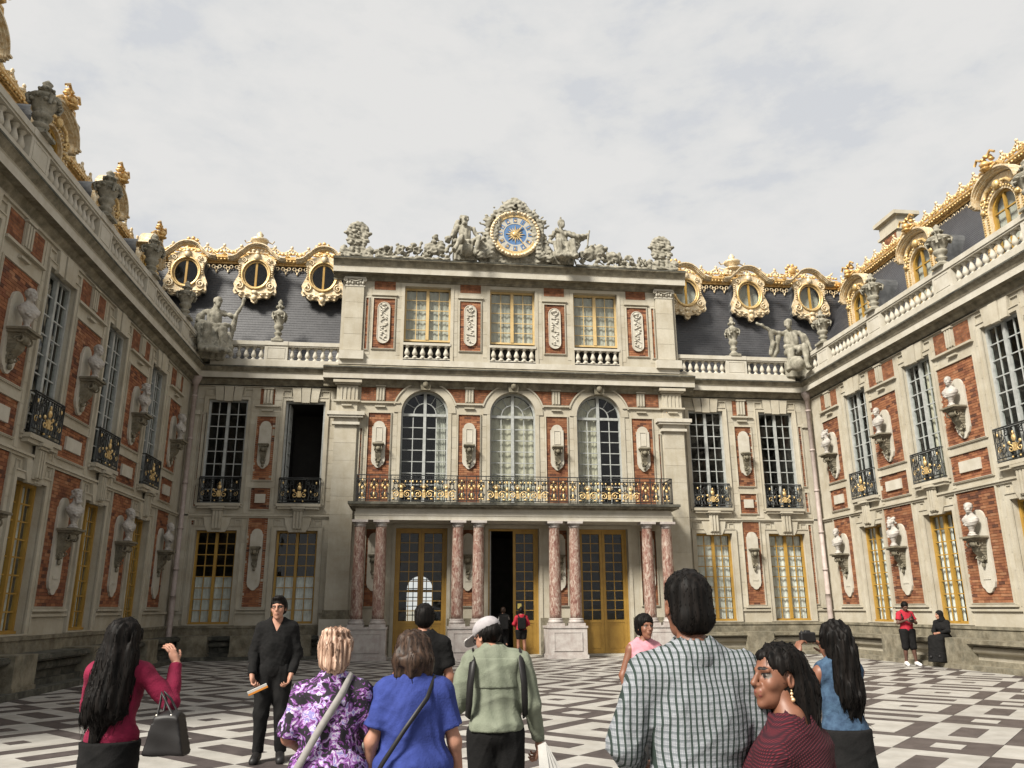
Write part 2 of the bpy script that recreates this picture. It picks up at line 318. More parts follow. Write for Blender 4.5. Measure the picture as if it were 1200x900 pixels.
def qmesh(name, parts, mats):
    vo = 0; Vs = []; Qs = []; Ms = []
    for V, Q, m in parts: Vs.append(V); Qs.append(Q+vo); Ms.append(m); vo += len(V)
    V = np.concatenate(Vs); Q = np.concatenate(Qs); m = np.concatenate(Ms)
    me = bpy.data.meshes.new(name); me.vertices.add(len(V)); me.vertices.foreach_set('co', V.astype(np.float32).ravel())
    me.loops.add(len(Q)*4); me.loops.foreach_set('vertex_index', Q.astype(np.int32).ravel()); me.polygons.add(len(Q))
    me.polygons.foreach_set('loop_start', np.arange(0, len(Q)*4, 4, dtype=np.int32)); me.update(calc_edges=True)
    for a in (mats if isinstance(mats, (list, tuple)) else [mats]): me.materials.append(MAT[a])
    me.polygons.foreach_set('material_index', m.astype(np.int32)); me.polygons.foreach_set('use_smooth', np.ones(len(Q), bool)); me.update(); return me
def wob(amp, f, seed=0, ani=(1,1,1)):
    rs = np.random.RandomState(seed); K = rs.randn(5,3)*f*np.array(ani); ph = rs.rand(5)*6.28
    def g(x, y, z): return (amp/2.2)*sum(np.sin(K[i,0]*x+K[i,1]*y+K[i,2]*z+ph[i]) for i in range(5)).astype(np.float32)
    return g
# ------------------------------------------------------------------ ground and courtyard floor
g = MB().add([(-1500,-1500,0),(1500,-1500,0),(1500,1500,0),(-1500,1500,0)], [(0,1,2,3)]).build('ground', 'gravel_ground', loc=(0,0,-.09)); tag(g, kind='structure')
FX0, FX1, FY0, FY1 = -7.75, 14.75, .5, 28.9
fl = MB().box(FX0,FX1,FY0,FY1,-.085,-.02).build('courtyard_floor', 'grout'); tag(fl, kind='structure')
def clip_poly(P):
    for ax, val, sg in ((0,FX0,1),(0,FX1,-1),(1,FY0,1),(1,FY1,-1)):
        Q = []
        for i in range(len(P)):
            a, b = P[i-1], P[i]; da, db = (a[ax]-val)*sg, (b[ax]-val)*sg
            if (da >= 0) != (db >= 0): t = da/(da-db); Q.append((a[0]+t*(b[0]-a[0]), a[1]+t*(b[1]-a[1])))
            if db >= 0: Q.append(b)
        P = Q
        if len(P) < 3: return None
    return P
PER = 2.72; slabs = []
def gridlines(s0, w_): return [(k, s0+PER*k, s0+w_+PER*k, 'S') for k in range(-12, 20)]+[(k, s0+w_+PER*k, s0+PER*(k+1), 'B') for k in range(-12, 20)]
Ag, Bg = gridlines(8.58, 1.0), gridlines(4.27, 1.05); X0 = 3.45; q2 = math.sqrt(.5)
def W2(a, b): return (X0+(a-b)*q2, (a+b)*q2)
def addslab(a0, a1, b0, b1, mt, top):
    P = clip_poly([W2(a0,b0), W2(a1,b0), W2(a1,b1), W2(a0,b1)])
    if P:
        cx = sum(p[0] for p in P)/len(P); cy = sum(p[1] for p in P)/len(P); slabs.append((math.hypot(cx*.8, cy), cx, cy, P, mt, top, (a1-a0)*(b1-b0)))
for _, a0, a1, ta in Ag:
    for _, b0, b1, tb in Bg:
        cx, cy = W2((a0+a1)/2, (b0+b1)/2)
        if not (FX0-2 < cx < FX1+2 and FY0-2 < cy < FY1+2): continue
        g_ = .004; a, b, c, d = a0+g_, a1-g_, b0+g_, b1-g_; A, Bw = b-a, d-c
        if ta == tb: fa = .165 if ta == 'B' else .30
        if ta == 'B' and tb == 'B':   # dark frame of four slabs, pale field, dark core
            f = .27; D, Pp = 'paving_dark', 'paving_pale'
            addslab(a, a+f, c, d, D, 0); addslab(b-f, b, c, d, D, 0); addslab(a+f+g_, b-f-g_, c, c+f, D, 0); addslab(a+f+g_, b-f-g_, d-f, d, D, 0)
            addslab(a+f+g_, b-f-g_, c+f+g_, d-f-g_, Pp, .001); addslab((a+b)/2-.13, (a+b)/2+.13, (c+d)/2-.13, (c+d)/2+.13, D, .004)
        elif ta == 'S' and tb == 'S':
            D, Pp = 'paving_dark', 'paving_pale'; addslab(a, b, c, d, D, 0); addslab((a+b)/2-.18, (a+b)/2+.18, (c+d)/2-.17, (c+d)/2+.17, Pp, .004)
        else:
            addslab(a, b, c, d, 'paving_pale', 0)
            if ta == 'B': addslab((a+b)/2-.47, (a+b)/2+.47, (c+d)/2-.17, (c+d)/2+.17, 'paving_dark', .004)
            else: addslab((a+b)/2-.17, (a+b)/2+.17, (c+d)/2-.47, (c+d)/2+.47, 'paving_dark', .004)
slabs.sort(key=lambda s: (s[2] < 6.5, s[0]))
rest = MB()
for i, (_, cx, cy, P, mt, top, ar) in enumerate(slabs):
    if i < 300:
        m = MB(); n = len(P); m.add([(x-cx,y-cy,-.05) for x,y in P]+[(x-cx,y-cy,top) for x,y in P], [tuple(range(n,2*n))]+[(j,(j+1)%n,(j+1)%n+n,j+n) for j in range(n)])
        m.build('marble_slab', mt, fl, loc=(cx,cy,0))
    else:
        n = len(P); rest.add([(x,y,-.05) for x,y in P]+[(x,y,top) for x,y in P], [tuple(range(n,2*n))]+[(j,(j+1)%n,(j+1)%n+n,j+n) for j in range(n)], 0 if mt == 'paving_pale' else 1)
tag(rest.build('marble_slab', ['paving_pale','paving_dark'], fl), kind='stuff')
# ------------------------------------------------------------------ building pieces, in a local frame: x along the wall, -y out of it, z up
def wall(b, x0, x1, z0, z1, holes, th=.45, y=0., name='wall', mt='limestone'):
    xs = sorted({x0,x1,*[v for h in holes for v in h[:2]]}); zs = sorted({z0,z1,*[v for h in holes for v in h[2:4]]})
    m = MB()
    def inh(cx, cz): return any(h[0] < cx < h[1] and h[2] < cz < h[3] for h in holes)
    for i in range(len(xs)-1):
        for j in range(len(zs)-1):
            X0_,X1_,Z0_,Z1_ = xs[i],xs[i+1],zs[j],zs[j+1]
            if inh((X0_+X1_)/2,(Z0_+Z1_)/2): continue
            m.add([(X0_,y,Z0_),(X1_,y,Z0_),(X1_,y,Z1_),(X0_,y,Z1_)], [(0,1,2,3)]); m.add([(X0_,y+th,Z0_),(X1_,y+th,Z0_),(X1_,y+th,Z1_),(X0_,y+th,Z1_)], [(3,2,1,0)])
    for a,c,d,e in [h[:4] for h in holes]:
        m.add([(a,y,d),(a,y+th,d),(a,y+th,e),(a,y,e),(c,y,d),(c,y+th,d),(c,y+th,e),(c,y,e)], [(0,1,2,3),(7,6,5,4),(3,2,6,7),(4,5,1,0)])
    m.add([(x0,y,z0),(x0,y+th,z0),(x0,y+th,z1),(x0,y,z1),(x1,y,z0),(x1,y+th,z0),(x1,y+th,z1),(x1,y,z1)], [(3,2,1,0),(4,5,6,7),(7,6,2,3)])
    return m.build(name, mt, b)
def frame(m, x0, x1, z0, z1, t, y0, y1, mi=0):      # rectangular moulding, t wide, outside the given opening
    m.ring([(x0,z0),(x1,z0),(x1,z1),(x0,z1)], [(x0-t,z0-t),(x1+t,z0-t),(x1+t,z1+t),(x0-t,z1+t)], y0, y1, mi)
_bk = {'n': 0}
def brick_panel(b, x0, x1, z0, z1, ledge=True, y=0., solo=False):
    bp = MB().box(x0,x1,y-.004,y+.05,z0,z1).build('brick_panel', 'mortar', b)
    rows = max(1, round((z1-z0)/.078)); rh = (z1-z0)/rows; m = MB(); bw = .232; rg = random.Random(int((x0+50)*100+z0*7))
    for r in range(rows):
        x = x0-(bw/2 if r % 2 else 0)
        while x < x1-.02:
            a, c = max(x, x0)+.004, min(x+bw, x1)-.005; pr = y-.014-rg.uniform(0,.007); x += bw
            if c-a < .02: continue
            k = rg.choices((0,1,2,3), (6,4,1.1,1.3))[0]; za, zb = z0+r*rh+.005, z0+(r+1)*rh-.005
            if solo and _bk['n'] < 290: _bk['n'] += 1; ubox('brick', BRK[k], bp, a, c, pr, y-.0035, za, zb)
            else: m.add([(a,pr,za),(c,pr,za),(c,pr,zb),(a,pr,zb),(a,y-.003,za),(c,y-.003,za),(c,y-.003,zb),(a,y-.003,zb)], [(0,1,2,3),(3,2,6,7),(1,5,6,2),(4,0,3,7),(0,4,5,1)], k)
    if m.v: tag(m.build('brick', BRK, bp), kind='stuff')
    m = MB(); frame(m, x0, x1, z0, z1, .045, y-.045, y+.01); frame(m, x0+.0, x1-.0, z0, z1, .018, y-.06, y-.046)
    if ledge: m.box(x0-.12,x1+.12,y-.09,y-.002,z0-.105,z0-.05)
    m.build('panel_frame', 'limestone', b)
def stones(b, x0, x1, z0, z1, h=.42, y=0., pr=.02, th=.03, gap=.010, split=False):
    n = max(1, round((z1-z0)/h)); hh = (z1-z0)/n
    for i in range(n):
        za, zb = z0+i*hh+gap/2, z0+(i+1)*hh-gap/2
        if split and (x1-x0) > .9:
            xm = x0+(x1-x0)*(.38 if i % 2 else .62)
            ubox('stone_block', 'limestone', b, x0, xm-gap/2, y-pr-th, y-pr+th*.2, za, zb); ubox('stone_block', 'limestone', b, xm+gap/2, x1, y-pr-th, y-pr+th*.2, za, zb)
        else: ubox('stone_block', 'limestone', b, x0, x1, y-pr-random.uniform(0,.004), y+.01, za, zb)
def panes(win, x0, x1, z0, z1, cols, rows, y, bar, barm, barparent, skip=None):
    m = MB(); cw, rh = (x1-x0)/cols, (z1-z0)/rows
    for c in range(1, cols): m.box(x0+c*cw-bar/2, x0+c*cw+bar/2, y-.02, y+.015, z0, z1)
    for r in range(1, rows): m.box(x0, x1, y-.0195, y+.0145, z0+r*rh-bar/2, z0+r*rh+bar/2)
    for c in range(cols):
        for r in range(rows): ubox('pane', 'window_glass', win, x0+c*cw+bar/2, x0+(c+1)*cw-bar/2, y-.006, y, z0+r*rh+bar/2, z0+(r+1)*rh-bar/2)
    return m
def window(b, x0, x1, z0, z1, rows, style='white_paint', y=.28, curtain=None, kick=0., name='window', cols=4, leaves='both', cz=None, cr=(0,1), bar=.032, fw=.075, cen=.10):
    xm = (x0+x1)/2; m = MB()
    m.box(x0,x0+fw,y-.05,y+.05,z0,z1); m.box(x1-fw,x1,y-.05,y+.05,z0,z1); m.box(x0+fw,x1-fw,y-.05,y+.05,z1-fw,z1); m.box(x0+fw,x1-fw,y-.05,y+.05,z0,z0+fw)
    if style == 'ochre_paint': m.box(x0-.03,x1+.03,y-.10,y-.051,z0-.04,z0+.06)
    if leaves == 'both': m.box(xm-cen/2,xm+cen/2,y-.07,y+.03,z0+fw,z1-fw)
    w_ = m.build(name, style, b)
    zb = z0+fw
    sides = [(x0+fw, xm-cen/2), (xm+cen/2, x1-fw)] if leaves == 'both' else ([(xm, x1-fw)] if leaves == 'right' else [])
    for a, c in sides:
        bars = MB()
        if kick:
            bars.box(a+.003,c-.003,y-.03,y+.01,zb,zb+kick); frame(bars, a+.12, c-.12, zb+.14, zb+kick-.14, .03, y-.045, y-.031)
        mm_ = panes(w_, a, c, zb+kick, z1-fw, cols//2, rows, y, bar, None, None); bars.v_ = None
        n = len(bars.v); bars.v += mm_.v; bars.f += [tuple(i+n for i in f) for f in mm_.f]; bars.m += mm_.m; bars.sm += mm_.sm
        bars.build('glazing_bars', style, w_)
    if curtain:
        zt = cz if cz else z1-fw
        m = MB(); nx = 28; a, c = x0+fw, x1-fw; a, c = a+(c-a)*cr[0], a+(c-a)*cr[1]; vs = []
        for i in range(nx+1): x = a+(c-a)*i/nx; yy = y+.10+.02*math.sin(i*1.9); vs += [(x,yy,zb+kick),(x,yy,zt)]
        fs = [(2*i,2*i+2,2*i+3,2*i+1) for i in range(nx) if curtain != 'shade_half' or i > 13]
        m.add(vs, fs, 0, True); m.build('curtain', {'shade_half':'cream_drape'}.get(curtain, curtain), w_)
    return w_
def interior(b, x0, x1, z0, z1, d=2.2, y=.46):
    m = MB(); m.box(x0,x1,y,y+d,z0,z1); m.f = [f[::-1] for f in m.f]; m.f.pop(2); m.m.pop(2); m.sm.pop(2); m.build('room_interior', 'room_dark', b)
def triglyph(m, xc, w_, z0, z1, y=0., pr=.10):
    n = 3; gw = w_/(n+.0); m.box(xc-w_/2, xc+w_/2, y-pr*.55, y+.01, z0, z1)
    for i in range(n): m.box(xc-w_/2+gw*(i+.2), xc-w_/2+gw*(i+.8), y-pr, y-pr*.55-.001, z0+.03, z1-.03)
    for i in range(5): x = xc-w_/2+w_*(i+.5)/5; m.lathe([(.018,-.05),(.010,0)], (x, y-pr*.8, z0-.06), 6)
    m.box(xc-w_/2-.03, xc+w_/2+.03, y-pr-.02, y-.002, z1, z1+.05)
CORN = [(-.0,9.70),(-.06,9.70),(-.06,9.78),(-.13,9.86),(-.15,9.93),(-.33,9.95),(-.33,10.15),(-.36,10.17),(-.37,10.20),(-.43,10.29),(-.46,10.32),(-.46,10.37),(-.02,10.56),(0,10.56)]
def cornice(b, x0, x1, y=0., mi0=0, mi1=0, prof=CORN):
    i = 6
    p = [(a+y if a < 0 else y, z) for a, z in prof]
    m = MB(); 
    def sw(pp, mt): 
        pp = pp+[(y+.02, pp[-1][1]), (y+.02, pp[0][1])]
        n = len(pp); vs = [(x0+mi0*(q-y),q,z) for q,z in pp]+[(x1-mi1*(q-y),q,z) for q,z in pp]
        fs = [((k+1)%n,k,k+n,(k+1)%n+n) for k in range(n)]+[tuple(range(n)), tuple(range(n,2*n))[::-1]]
        MB().add(vs, fs).build('cornice', mt, b)
    sw(p[:6], 'limestone_weathered_shade'); sw(p[5:8], 'limestone_pale'); sw(p[7:], 'limestone_weathered_shade')  # bed moulding and soffit: shade put into the colour; upper moulding is weathered
    zt = p[11][1]; MB().box(x0-.45*mi0,x1+.45*mi1,p[11][0]-.012,p[11][0]+.05,zt-.035,zt+.012).build('cornice_lead', 'limestone_black', b)
def baluster_mesh(h=.54, r=.09, n=10):
    p = [(.085,0),(.085,.05),(.055,.055),(.05,.10),(.075,.13),(.03,.14)]
    prof = [(r*1.05,0),(r*1.05,h*.08),(r*.9,h*.14),(r*.5,h*.19),(r*.48,h*.23),(r*.85,h*.29),(r*1.05,h*.38),(r*.98,h*.48),(r*.7,h*.62),(r*.46,h*.76),(r*.44,h*.83),(r*.72,h*.85),(r*.66,h*.9),(r*1.0,h*.92),(r*1.0,h)]
    return MB().lathe(prof, (0,0,0), n).mesh('baluster', 'limestone_pale')
BAL = baluster_mesh()
def balustrade(b, x0, x1, z=10.70, y=-.10, peds=(), sp=.262, pw=.86, h=.54, rail=True):
    m = MB(); m.box(x0,x1,y-.20,y+.5,10.44,z-.04); m.box(x0,x1,y-.16,y+.5,z-.04,z)
    m.box(x0,x1,y-.11,y+.16,z+h,z+h+.05); m.box(x0,x1,y-.14,y+.19,z+h+.05,z+h+.20)
    for p in peds: m.box(p-pw/2,p+pw/2,y-.125,y+.17,z,z+h+.001); m.box(p-pw/2-.0,p+pw/2+.0,y-.155,y+.2,z+h+.046,z+h+.21); frame(m, p-pw/2+.12, p+pw/2-.12, z+.08, z+h-.06, .02, y-.137, y-.1251)
    r = m.build('balustrade', 'limestone_pale', b)
    segs = []; a = x0
    for p in sorted(peds): segs.append((a, p-pw/2)); a = p+pw/2
    segs.append((a, x1))
    for a, c in segs:
        n = int((c-a)/sp)
        if n < 1: continue
        for i in range(n): link('baluster', BAL, r, (a+(c-a)*(i+.5)/n, y+.025, z))
    return r
_scr = {}
def balconet(b, xc, w_, z0=5.32, h=.92, y=-.16):
    key = round(w_, 1)
    if key not in _scr:
        W = w_/2; m = MB(); t = .018
        for z in (.03, .12, h-.05, h): m.tube([(-W,0,z),(W,0,z)], t if z < h else .024, 4)
        for x in (-W, W): m.tube([(x,0,0),(x,0,h)], .016, 4); m.tube([(x,0,h),(x,.2,h)], .016, 4); m.tube([(x,0,.05),(x,.2,.05)], .016, 4)
        for s in (-1, 1):
            for cx, cz, r in ((.62,.30,.13),(.62,.62,.12),(.38,.74,.09),(.80,.46,.07)): m.tube(spiral(s*cx*W*1.05, cz*h/.92, r, 1.3, 90, s), .017, 4)
            m.tube([(s*W*.86,0,.12),(s*W*.86,0,h)], .010, 4); m.tube([(s*W*.45,0,.12),(s*W*.45,0,h)], .010, 4)
            for i in range(6): x = s*W*(.1+.16*i); m.tube([(x,0,.12),(x+.04*s,0,.30),(x-.02*s,0,.45),(x+.03*s,0,.6),(x,0,h-.05)], .015, 4)
        g_ = MB(); g_.blob((0,-.03,.56), (.075,.045,.095)); g_.box(-.06,.06,-.045,-.01,.22,.44); g_.blob((0,-.03,.70), (.03,.03,.06))
        for s in (-1, 1):
            g_.tube(spiral(s*.17,.30,.11,1.2,90,s,14,-.02), .018, 5); g_.blob((s*.20,-.02,.46), (.05,.03,.05)); g_.blob((s*.14,-.02,.08), .028); g_.tube(spiral(s*W*.78,.33,.09,1.1,60,-s,12,-.01), .010, 4)
            g_.blob((s*W*.8,-.01,.74), (.03,.02,.05)); g_.blob((s*W*.55,-.01,.42), (.03,.02,.04))
            for k in range(5): a = R(50+20*k); g_.tube([(s*.07*math.cos(a),-.03,.56+.1*math.sin(a)),(s*.14*math.cos(a),-.03,.56+.17*math.sin(a))], .008, 3)
        _scr[key] = (m.mesh('balconet_railing','iron_black'), g_.mesh('gilded_ornament','gold_bright'))
    a, c = _scr[key]; r = link('balconet_railing', a, b, (xc, y, z0)); link('gilded_ornament', c, r)
    m = MB(); m.box(xc-w_/2-.05,xc+w_/2+.05,y-.05,-.001,z0-.11,z0-.01); m.box(xc-w_/2,xc+w_/2,y,-.001,z0-.20,z0-.111); m.build('window_sill', 'limestone', b)
def brick_strip(b, x0, x1, z0, z1): MB().box(x0,x1,-.012,.05,z0,z1).build('brick_panel', 'red_brick', b)
def slab_console(b, xc, z0, z1, zc, w_=.5, y=0., proj=.34, mt='limestone_pale', inner=True, big=False):
    m = MB(); r = w_/2; P = [(xc-r*.8,z0+.16)]+arc(xc, z0+.16, r*.55, 200, 340, 6)+[(xc+r*.8,z0+.16),(xc+r,z0+.3),(xc+r,z1-r)]+arc(xc, z1-r, r*.86, 0, 180, 10)+[(xc-r,z1-r),(xc-r,z0+.3)]
    m.prism(P, y-.075, y-.012); r2 = r*.80
    if inner: frame(m, xc-r*.42, xc+r*.42, zc+.12, z1-r*1.15, .022, y-.092, y-.0751)
    m.box(xc-r*.5,xc+r*.5,y-.09,y-.0751,z0+.36,z0+.42)
    m.build('niche_slab', mt, b)
    m = MB(); W = w_*.42 if not big else w_*.55
    m.box(xc-W,xc+W,y-.08-proj,y-.076,zc-.05,zc); m.box(xc-W*.85,xc+W*.85,y-.08-proj*.85,y-.076,zc-.10,zc-.0501)
    N = 8; pts = []
    for i in range(N+1): t = i/N; pts.append((y-.08-proj*.8*(1-t)**1.3*(1-.25*math.sin(t*9)), zc-.10-t*.62))
    for i in range(N):
        (ya,za),(yb,zb) = pts[i],pts[i+1]; wi = W*.62*(1-.45*i/N)
        m.add([(xc-wi,ya,za),(xc+wi,ya,za),(xc+wi,yb,zb),(xc-wi,yb,zb),(xc-wi,y-.07,za),(xc+wi,y-.07,za),(xc+wi,y-.07,zb),(xc-wi,y-.07,zb)], [(3,2,1,0),(0,4,7,3),(1,2,6,5)])
    for s in (-1, 1):
        m.tube([(s*W*.6+xc+q[0]*0, y-.08-proj*.55+q[0], zc-.22+q[2]) for q in spiral(0,0,.11,1.3,0,1)], .022, 5)
        m.tube([(s*W*.4+xc, y-.08-.07+q[0], zc-.60+q[2]) for q in spiral(0,0,.07,1.3,180,-1)], .016, 5)
    m.blob((xc,y-.08-proj*.62,zc-.2), (W*.5,.07,.09)); m.blob((xc,y-.12,zc-.78), (.05,.05,.07)); m.blob((xc,y-.13,zc-.66), (.08,.05,.05))
    m.build('wall_bracket', 'limestone_weathered_shade', b)
def bay_window(b, xc, w1, wg, curtain_g='curtain', open_1=False, cg_z=None, shadeside=None, c1=None, cr=(0,1)):
    """one window bay on both floors: xc centre, w1 first-floor width, wg ground-floor width"""
    a, c = xc-wg/2, xc+wg/2
    m = MB(); frame(m, a, c, 1.15, 4.36, .14, -.05, .01); frame(m, a-.14, c+.14, 1.15, 4.50, .03, -.075, -.0); m.build('window_surround', 'limestone', b)
    window(b, a, c, 1.15, 4.36, 8, 'ochre_paint', y=.22, curtain=curtain_g, cz=cg_z, cr=cr)
    m = MB()
    m.prism([(xc-.42,4.52),(xc-.30,4.30),(xc+.30,4.30),(xc+.42,4.52),(xc+.47,4.80),(xc-.47,4.80)], -.085, .01); m.build('keystone', 'limestone', b)
    m = MB(); triglyph(m, xc, .34, 4.40, 5.06, -.085, .10); m.box(xc-.24,xc+.24,-.26,-.0,5.12,5.19); m.build('triglyph', 'limestone', b)
    for s in (-1, 1): m = MB(); frame(m, min(xc+s*.62,xc+s*(wg/2+.08)), max(xc+s*.62,xc+s*(wg/2+.08)), 4.56, 4.72, .02, -.03, .01); m.build('lintel_panel', 'limestone', b)
    a, c = xc-w1/2, xc+w1/2
    m = MB(); frame(m, a, c, 5.30, 9.18, .12, -.045, .01); frame(m, a-.12, c+.12, 5.30, 9.30, .025, -.07, 0); m.build('window_surround', 'limestone', b)
    if not open_1: window(b, a, c, 5.30, 9.18, 8, 'white_paint', y=.15, curtain=c1)
    else:
        window(b, a, c, 5.30, 9.18, 8, 'white_paint', y=.15, leaves='none')
        lf = MB(); z0, z1 = 5.38, 9.10
        for i in range(1):
            lf.box(a+.08,a+.13,.32,.36,z0,z1); lf.box(a+.08,a+.13,.88,.92,z0,z1)
            for k in range(9): z = z0+(z1-z0)*k/8; lf.box(a+.085,a+.125,.36,.88,z-.02,z+.02)
            lf.box(a+.085,a+.125,.60,.63,z0,z1)
        lf.build('open_casement', 'white_paint', b)
    balconet(b, xc, w1+.02)
    for i, (p, q, r_, s_) in enumerate(((-.52,-.20,-.44,-.17),(-.165,.165,-.145,.145),(.20,.52,.17,.44))):
        MB().prism([(xc+r_,9.12-(.03 if i==1 else 0)),(xc+s_,9.12-(.03 if i==1 else 0)),(xc+q,9.66),(xc+p,9.66)], -.10-(.03 if i==1 else 0), .01).build('keystone', 'limestone', b)
    m = MB()
    for s in (-1, 1): x_0, x_1 = sorted((xc+s*.56, xc+s*(w1/2+.12))); frame(m, x_0, x_1, 9.36, 9.56, .025, -.045, .01)
    m.build('lintel_panel', 'limestone', b)
def quoins(b, x0, x1): 
    stones(b, x0, x1, 1.62, 4.84, .45, 0, .012); stones(b, x0, x1, 4.95, 9.66, .45, 0, .012)
def bay_panel(b, xc, w_, bust=True, solo=False):
    a, c = xc-w_/2, xc+w_/2; big = w_ > 1
    brick_panel(b, a, c, 6.18, 8.55, False, solo=solo); brick_panel(b, a, c, 1.72, 4.80, solo=solo)
    brick_panel(b, a, c, 5.12, 5.88, False)
    MB().box(xc-w_*.27,xc+w_*.27,-.07,-.0125,5.34,5.66).build('stone_plaque', 'limestone_pale', b)
    m = MB(); tw = .34; f = .06
    for p, q in ((a, xc-tw/2), (xc+tw/2, c)):
        if q-p > .05: brick_strip(b, p, q, 9.02, 9.62)
    triglyph(m, xc, tw, 9.02, 9.60, 0, .09); m.box(a-.1,c+.1,-.10,0,8.92,8.98); m.box(xc-.2,xc+.2,-.09,0,8.76,8.81); m.build('triglyph', 'limestone', b)
    slab_console(b, xc, 1.98 if big else 2.24, 4.28 if big else 4.45, 3.50 if big else 3.78, .58 if big else .44, y=-.0, inner=not bust, big=big, proj=.42 if big else .26)
    slab_console(b, xc, 6.28 if big else 6.55, 8.10 if big else 8.40, 7.20 if big else 7.48, .58 if big else .44, y=-.0, inner=not bust, big=big, proj=.42 if big else .26)
def base_courses(b, x0, x1, y=0.):
    m = MB(); m.box(x0,x1,y-.10,y,0,1.02); m.box(x0,x1,y-.13,y-.0,1.02,1.10); m.build('wall_plinth', 'limestone_weathered_shade', b)
def strings(b, x0, x1, y=0., gaps=()):
    m = MB(); a = x0
    for p, q in sorted(gaps)+[(x1, None)]: m.box(a,p,y-.055,y+.001,1.50,1.56); a = q
    m.build('ledge', 'limestone', b); m = MB(); m.box(x0,x1,y-.10,y+.001,4.86,4.915); m.box(x0,x1,y-.055,y+.001,4.80,4.8599); m.build('string_course', 'limestone', b); MB().box(x0,x1,y-.06,y+.001,9.68,9.74).build('string_course', 'limestone', b)
# ------------------------------------------------------------------ roofs and dormers
def slate_roof(b, x0, x1, y0, z0, y1, z1):
    n = int(math.hypot(y1-y0, z1-z0)/.11); m = MB()
    for i in range(n):
        t0, t1 = i/n, (i+1)/n; ya, za, yb, zb = y0+(y1-y0)*t0, z0+(z1-z0)*t0, y0+(y1-y0)*t1, z0+(z1-z0)*t1
        m.add([(x0,ya-.014,za),(x1,ya-.014,za),(x1,yb-.004,zb),(x0,yb-.004,zb),(x0,ya,za),(x1,ya,za)], [(0,1,2,3),(4,5,1,0)])
    m.build('slate_roof', 'slate', b)
    MB().box(x0,x1,y1+.02,y1+5,z1-.2,z1+.02).build('roof_top', 'lead_sheet', b)
_fin = {}
def finial(b, x, y, z, kind):
    if kind not in _fin:
        m = MB()
        if kind == 'urn':
            m.box(-.42,.42,-.12,.3,0,.26); m.lathe([(.36,.26),(.40,.32),(.16,.38),(.12,.46),(.34,.56),(.38,.66),(.22,.74),(.10,.80),(.15,.90),(.03,1.05)], (0,.05,0), 10)
            for s in (-1, 1): m.tube([(s*.3,.05,.62),(s*.52,.05,.52),(s*.6,.05,.64)], .03, 5); m.tube([(s*.4,.05,.3),(s*.62,.05,.34),(s*.7,.05,.2)], .03, 5)
            for k in range(5): m.blob((-.32+.16*k,-.14,.13), (.055,.04,.07))
        else:
            m.blob((0,0,.34), (.2,.12,.2)); 
            for k in range(9): a = 2*math.pi*k/9; m.blob((.27*math.cos(a),.0,.34+.25*math.sin(a)), (.085,.06,.085), 0, 6, 4)
            m.tube([(-.55,0,.12),(-.35,0,.08),(0,0,.12),(.35,0,.08),(.55,0,.12)], .055, 6)
        _fin[kind] = m.mesh('roof_finial', 'gold_pale' if kind == 'urn' else 'gold')
    link('roof_finial', _fin[kind], b, (x,y,z))
def gold_ridge(b, x0, x1, y, z, urns=(), ros=(), lace=True):
    p = [(0,-.02),(-.08,-.02),(-.10,.04),(-.18,.06),(-.25,.14),(-.28,.18),(-.28,.24),(-.18,.30),(-.10,.33),(-.02,.42),(.10,.44)]
    m = MB(); pp = [(y+a, z+c) for a, c in p]+[(y+.3,z+.44),(y+.3,z-.02)]; n = len(pp)
    vs = [(x0,q,r) for q,r in pp]+[(x1,q,r) for q,r in pp]; m.add(vs, [((k+1)%n,k,k+n,(k+1)%n+n) for k in range(n)]+[tuple(range(n)), tuple(range(n,2*n))[::-1]])
    m.build('gilded_ridge', 'gold', b)
    rng = random.Random(int(abs(x0*10))+3); m = MB(); x = x0+.1
    while x < x1-.05:
        m.blob((x, y-.25+rng.uniform(-.02,.02), z+.10+rng.uniform(-.02,.02)), (.045,.04,.045), 0, 6, 4); m.blob((x+.06, y-.03, z+.50+rng.uniform(0,.05)), (.075,.06,.05+.04*rng.random()), 0, 6, 4); x += .145
    x = x0+.3
    while x < x1-.2: m.blob((x, y-.2, z+.34), (.11,.05,.05), 0, 6, 4); m.tube([(x-.1,y-.22,z+.33),(x,y-.26,z+.40),(x+.12,y-.2,z+.33)], .02, 4); x += .42
    tag(m.build('gilded_ornament', 'gold_bright', b), kind='stuff')
    m = MB(); x = x0; i = 0; S = .68
    while x < x1-.2:
        e = min(x+S*1.0, x1); N = 8; m.tube([(x+(e-x)*k/N, y, z+.78-.20*math.sin(math.pi*k/N)+.02*rng.random()) for k in range(N+1)], .036, 5)
        for k in range(N): m.blob((x+(e-x)*(k+.5)/N, y, z+.76-.20*math.sin(math.pi*(k+.5)/N)), .045, 0, 5, 4)
        m.tube([(x,y,z+.5),(x+.02,y,z+.80)], .04, 5); m.blob((x,y,z+.84), (.07,.05,.07), 0, 6, 4); m.blob((x+S/2,y,z+.54), (.14,.06,.09), 0, 6, 4); x = e
    m.build('gilded_cresting', 'gold_pale', b)
    if lace:
        m = MB(); x = x0+.1
        while x < x1-.1:
            for q, zz in ((0,-.17),(.12,-.25),(.24,-.17)): m.tube([(x+q+.07*math.cos(a), y-.10, z+zz+.07*math.sin(a)) for a in [k*math.pi/3 for k in range(6)]], .022, 4, closed=True)
            m.blob((x+.12,y-.10,z-.38), (.04,.03,.07), 0, 6, 4); x += .46
        m.build('gilded_lace', 'gold_pale', b)
    for u in urns: finial(b, u, y, z+.48, 'urn')
    for u in ros: finial(b, u, y, z+.5, 'rosette')
_dm = {}
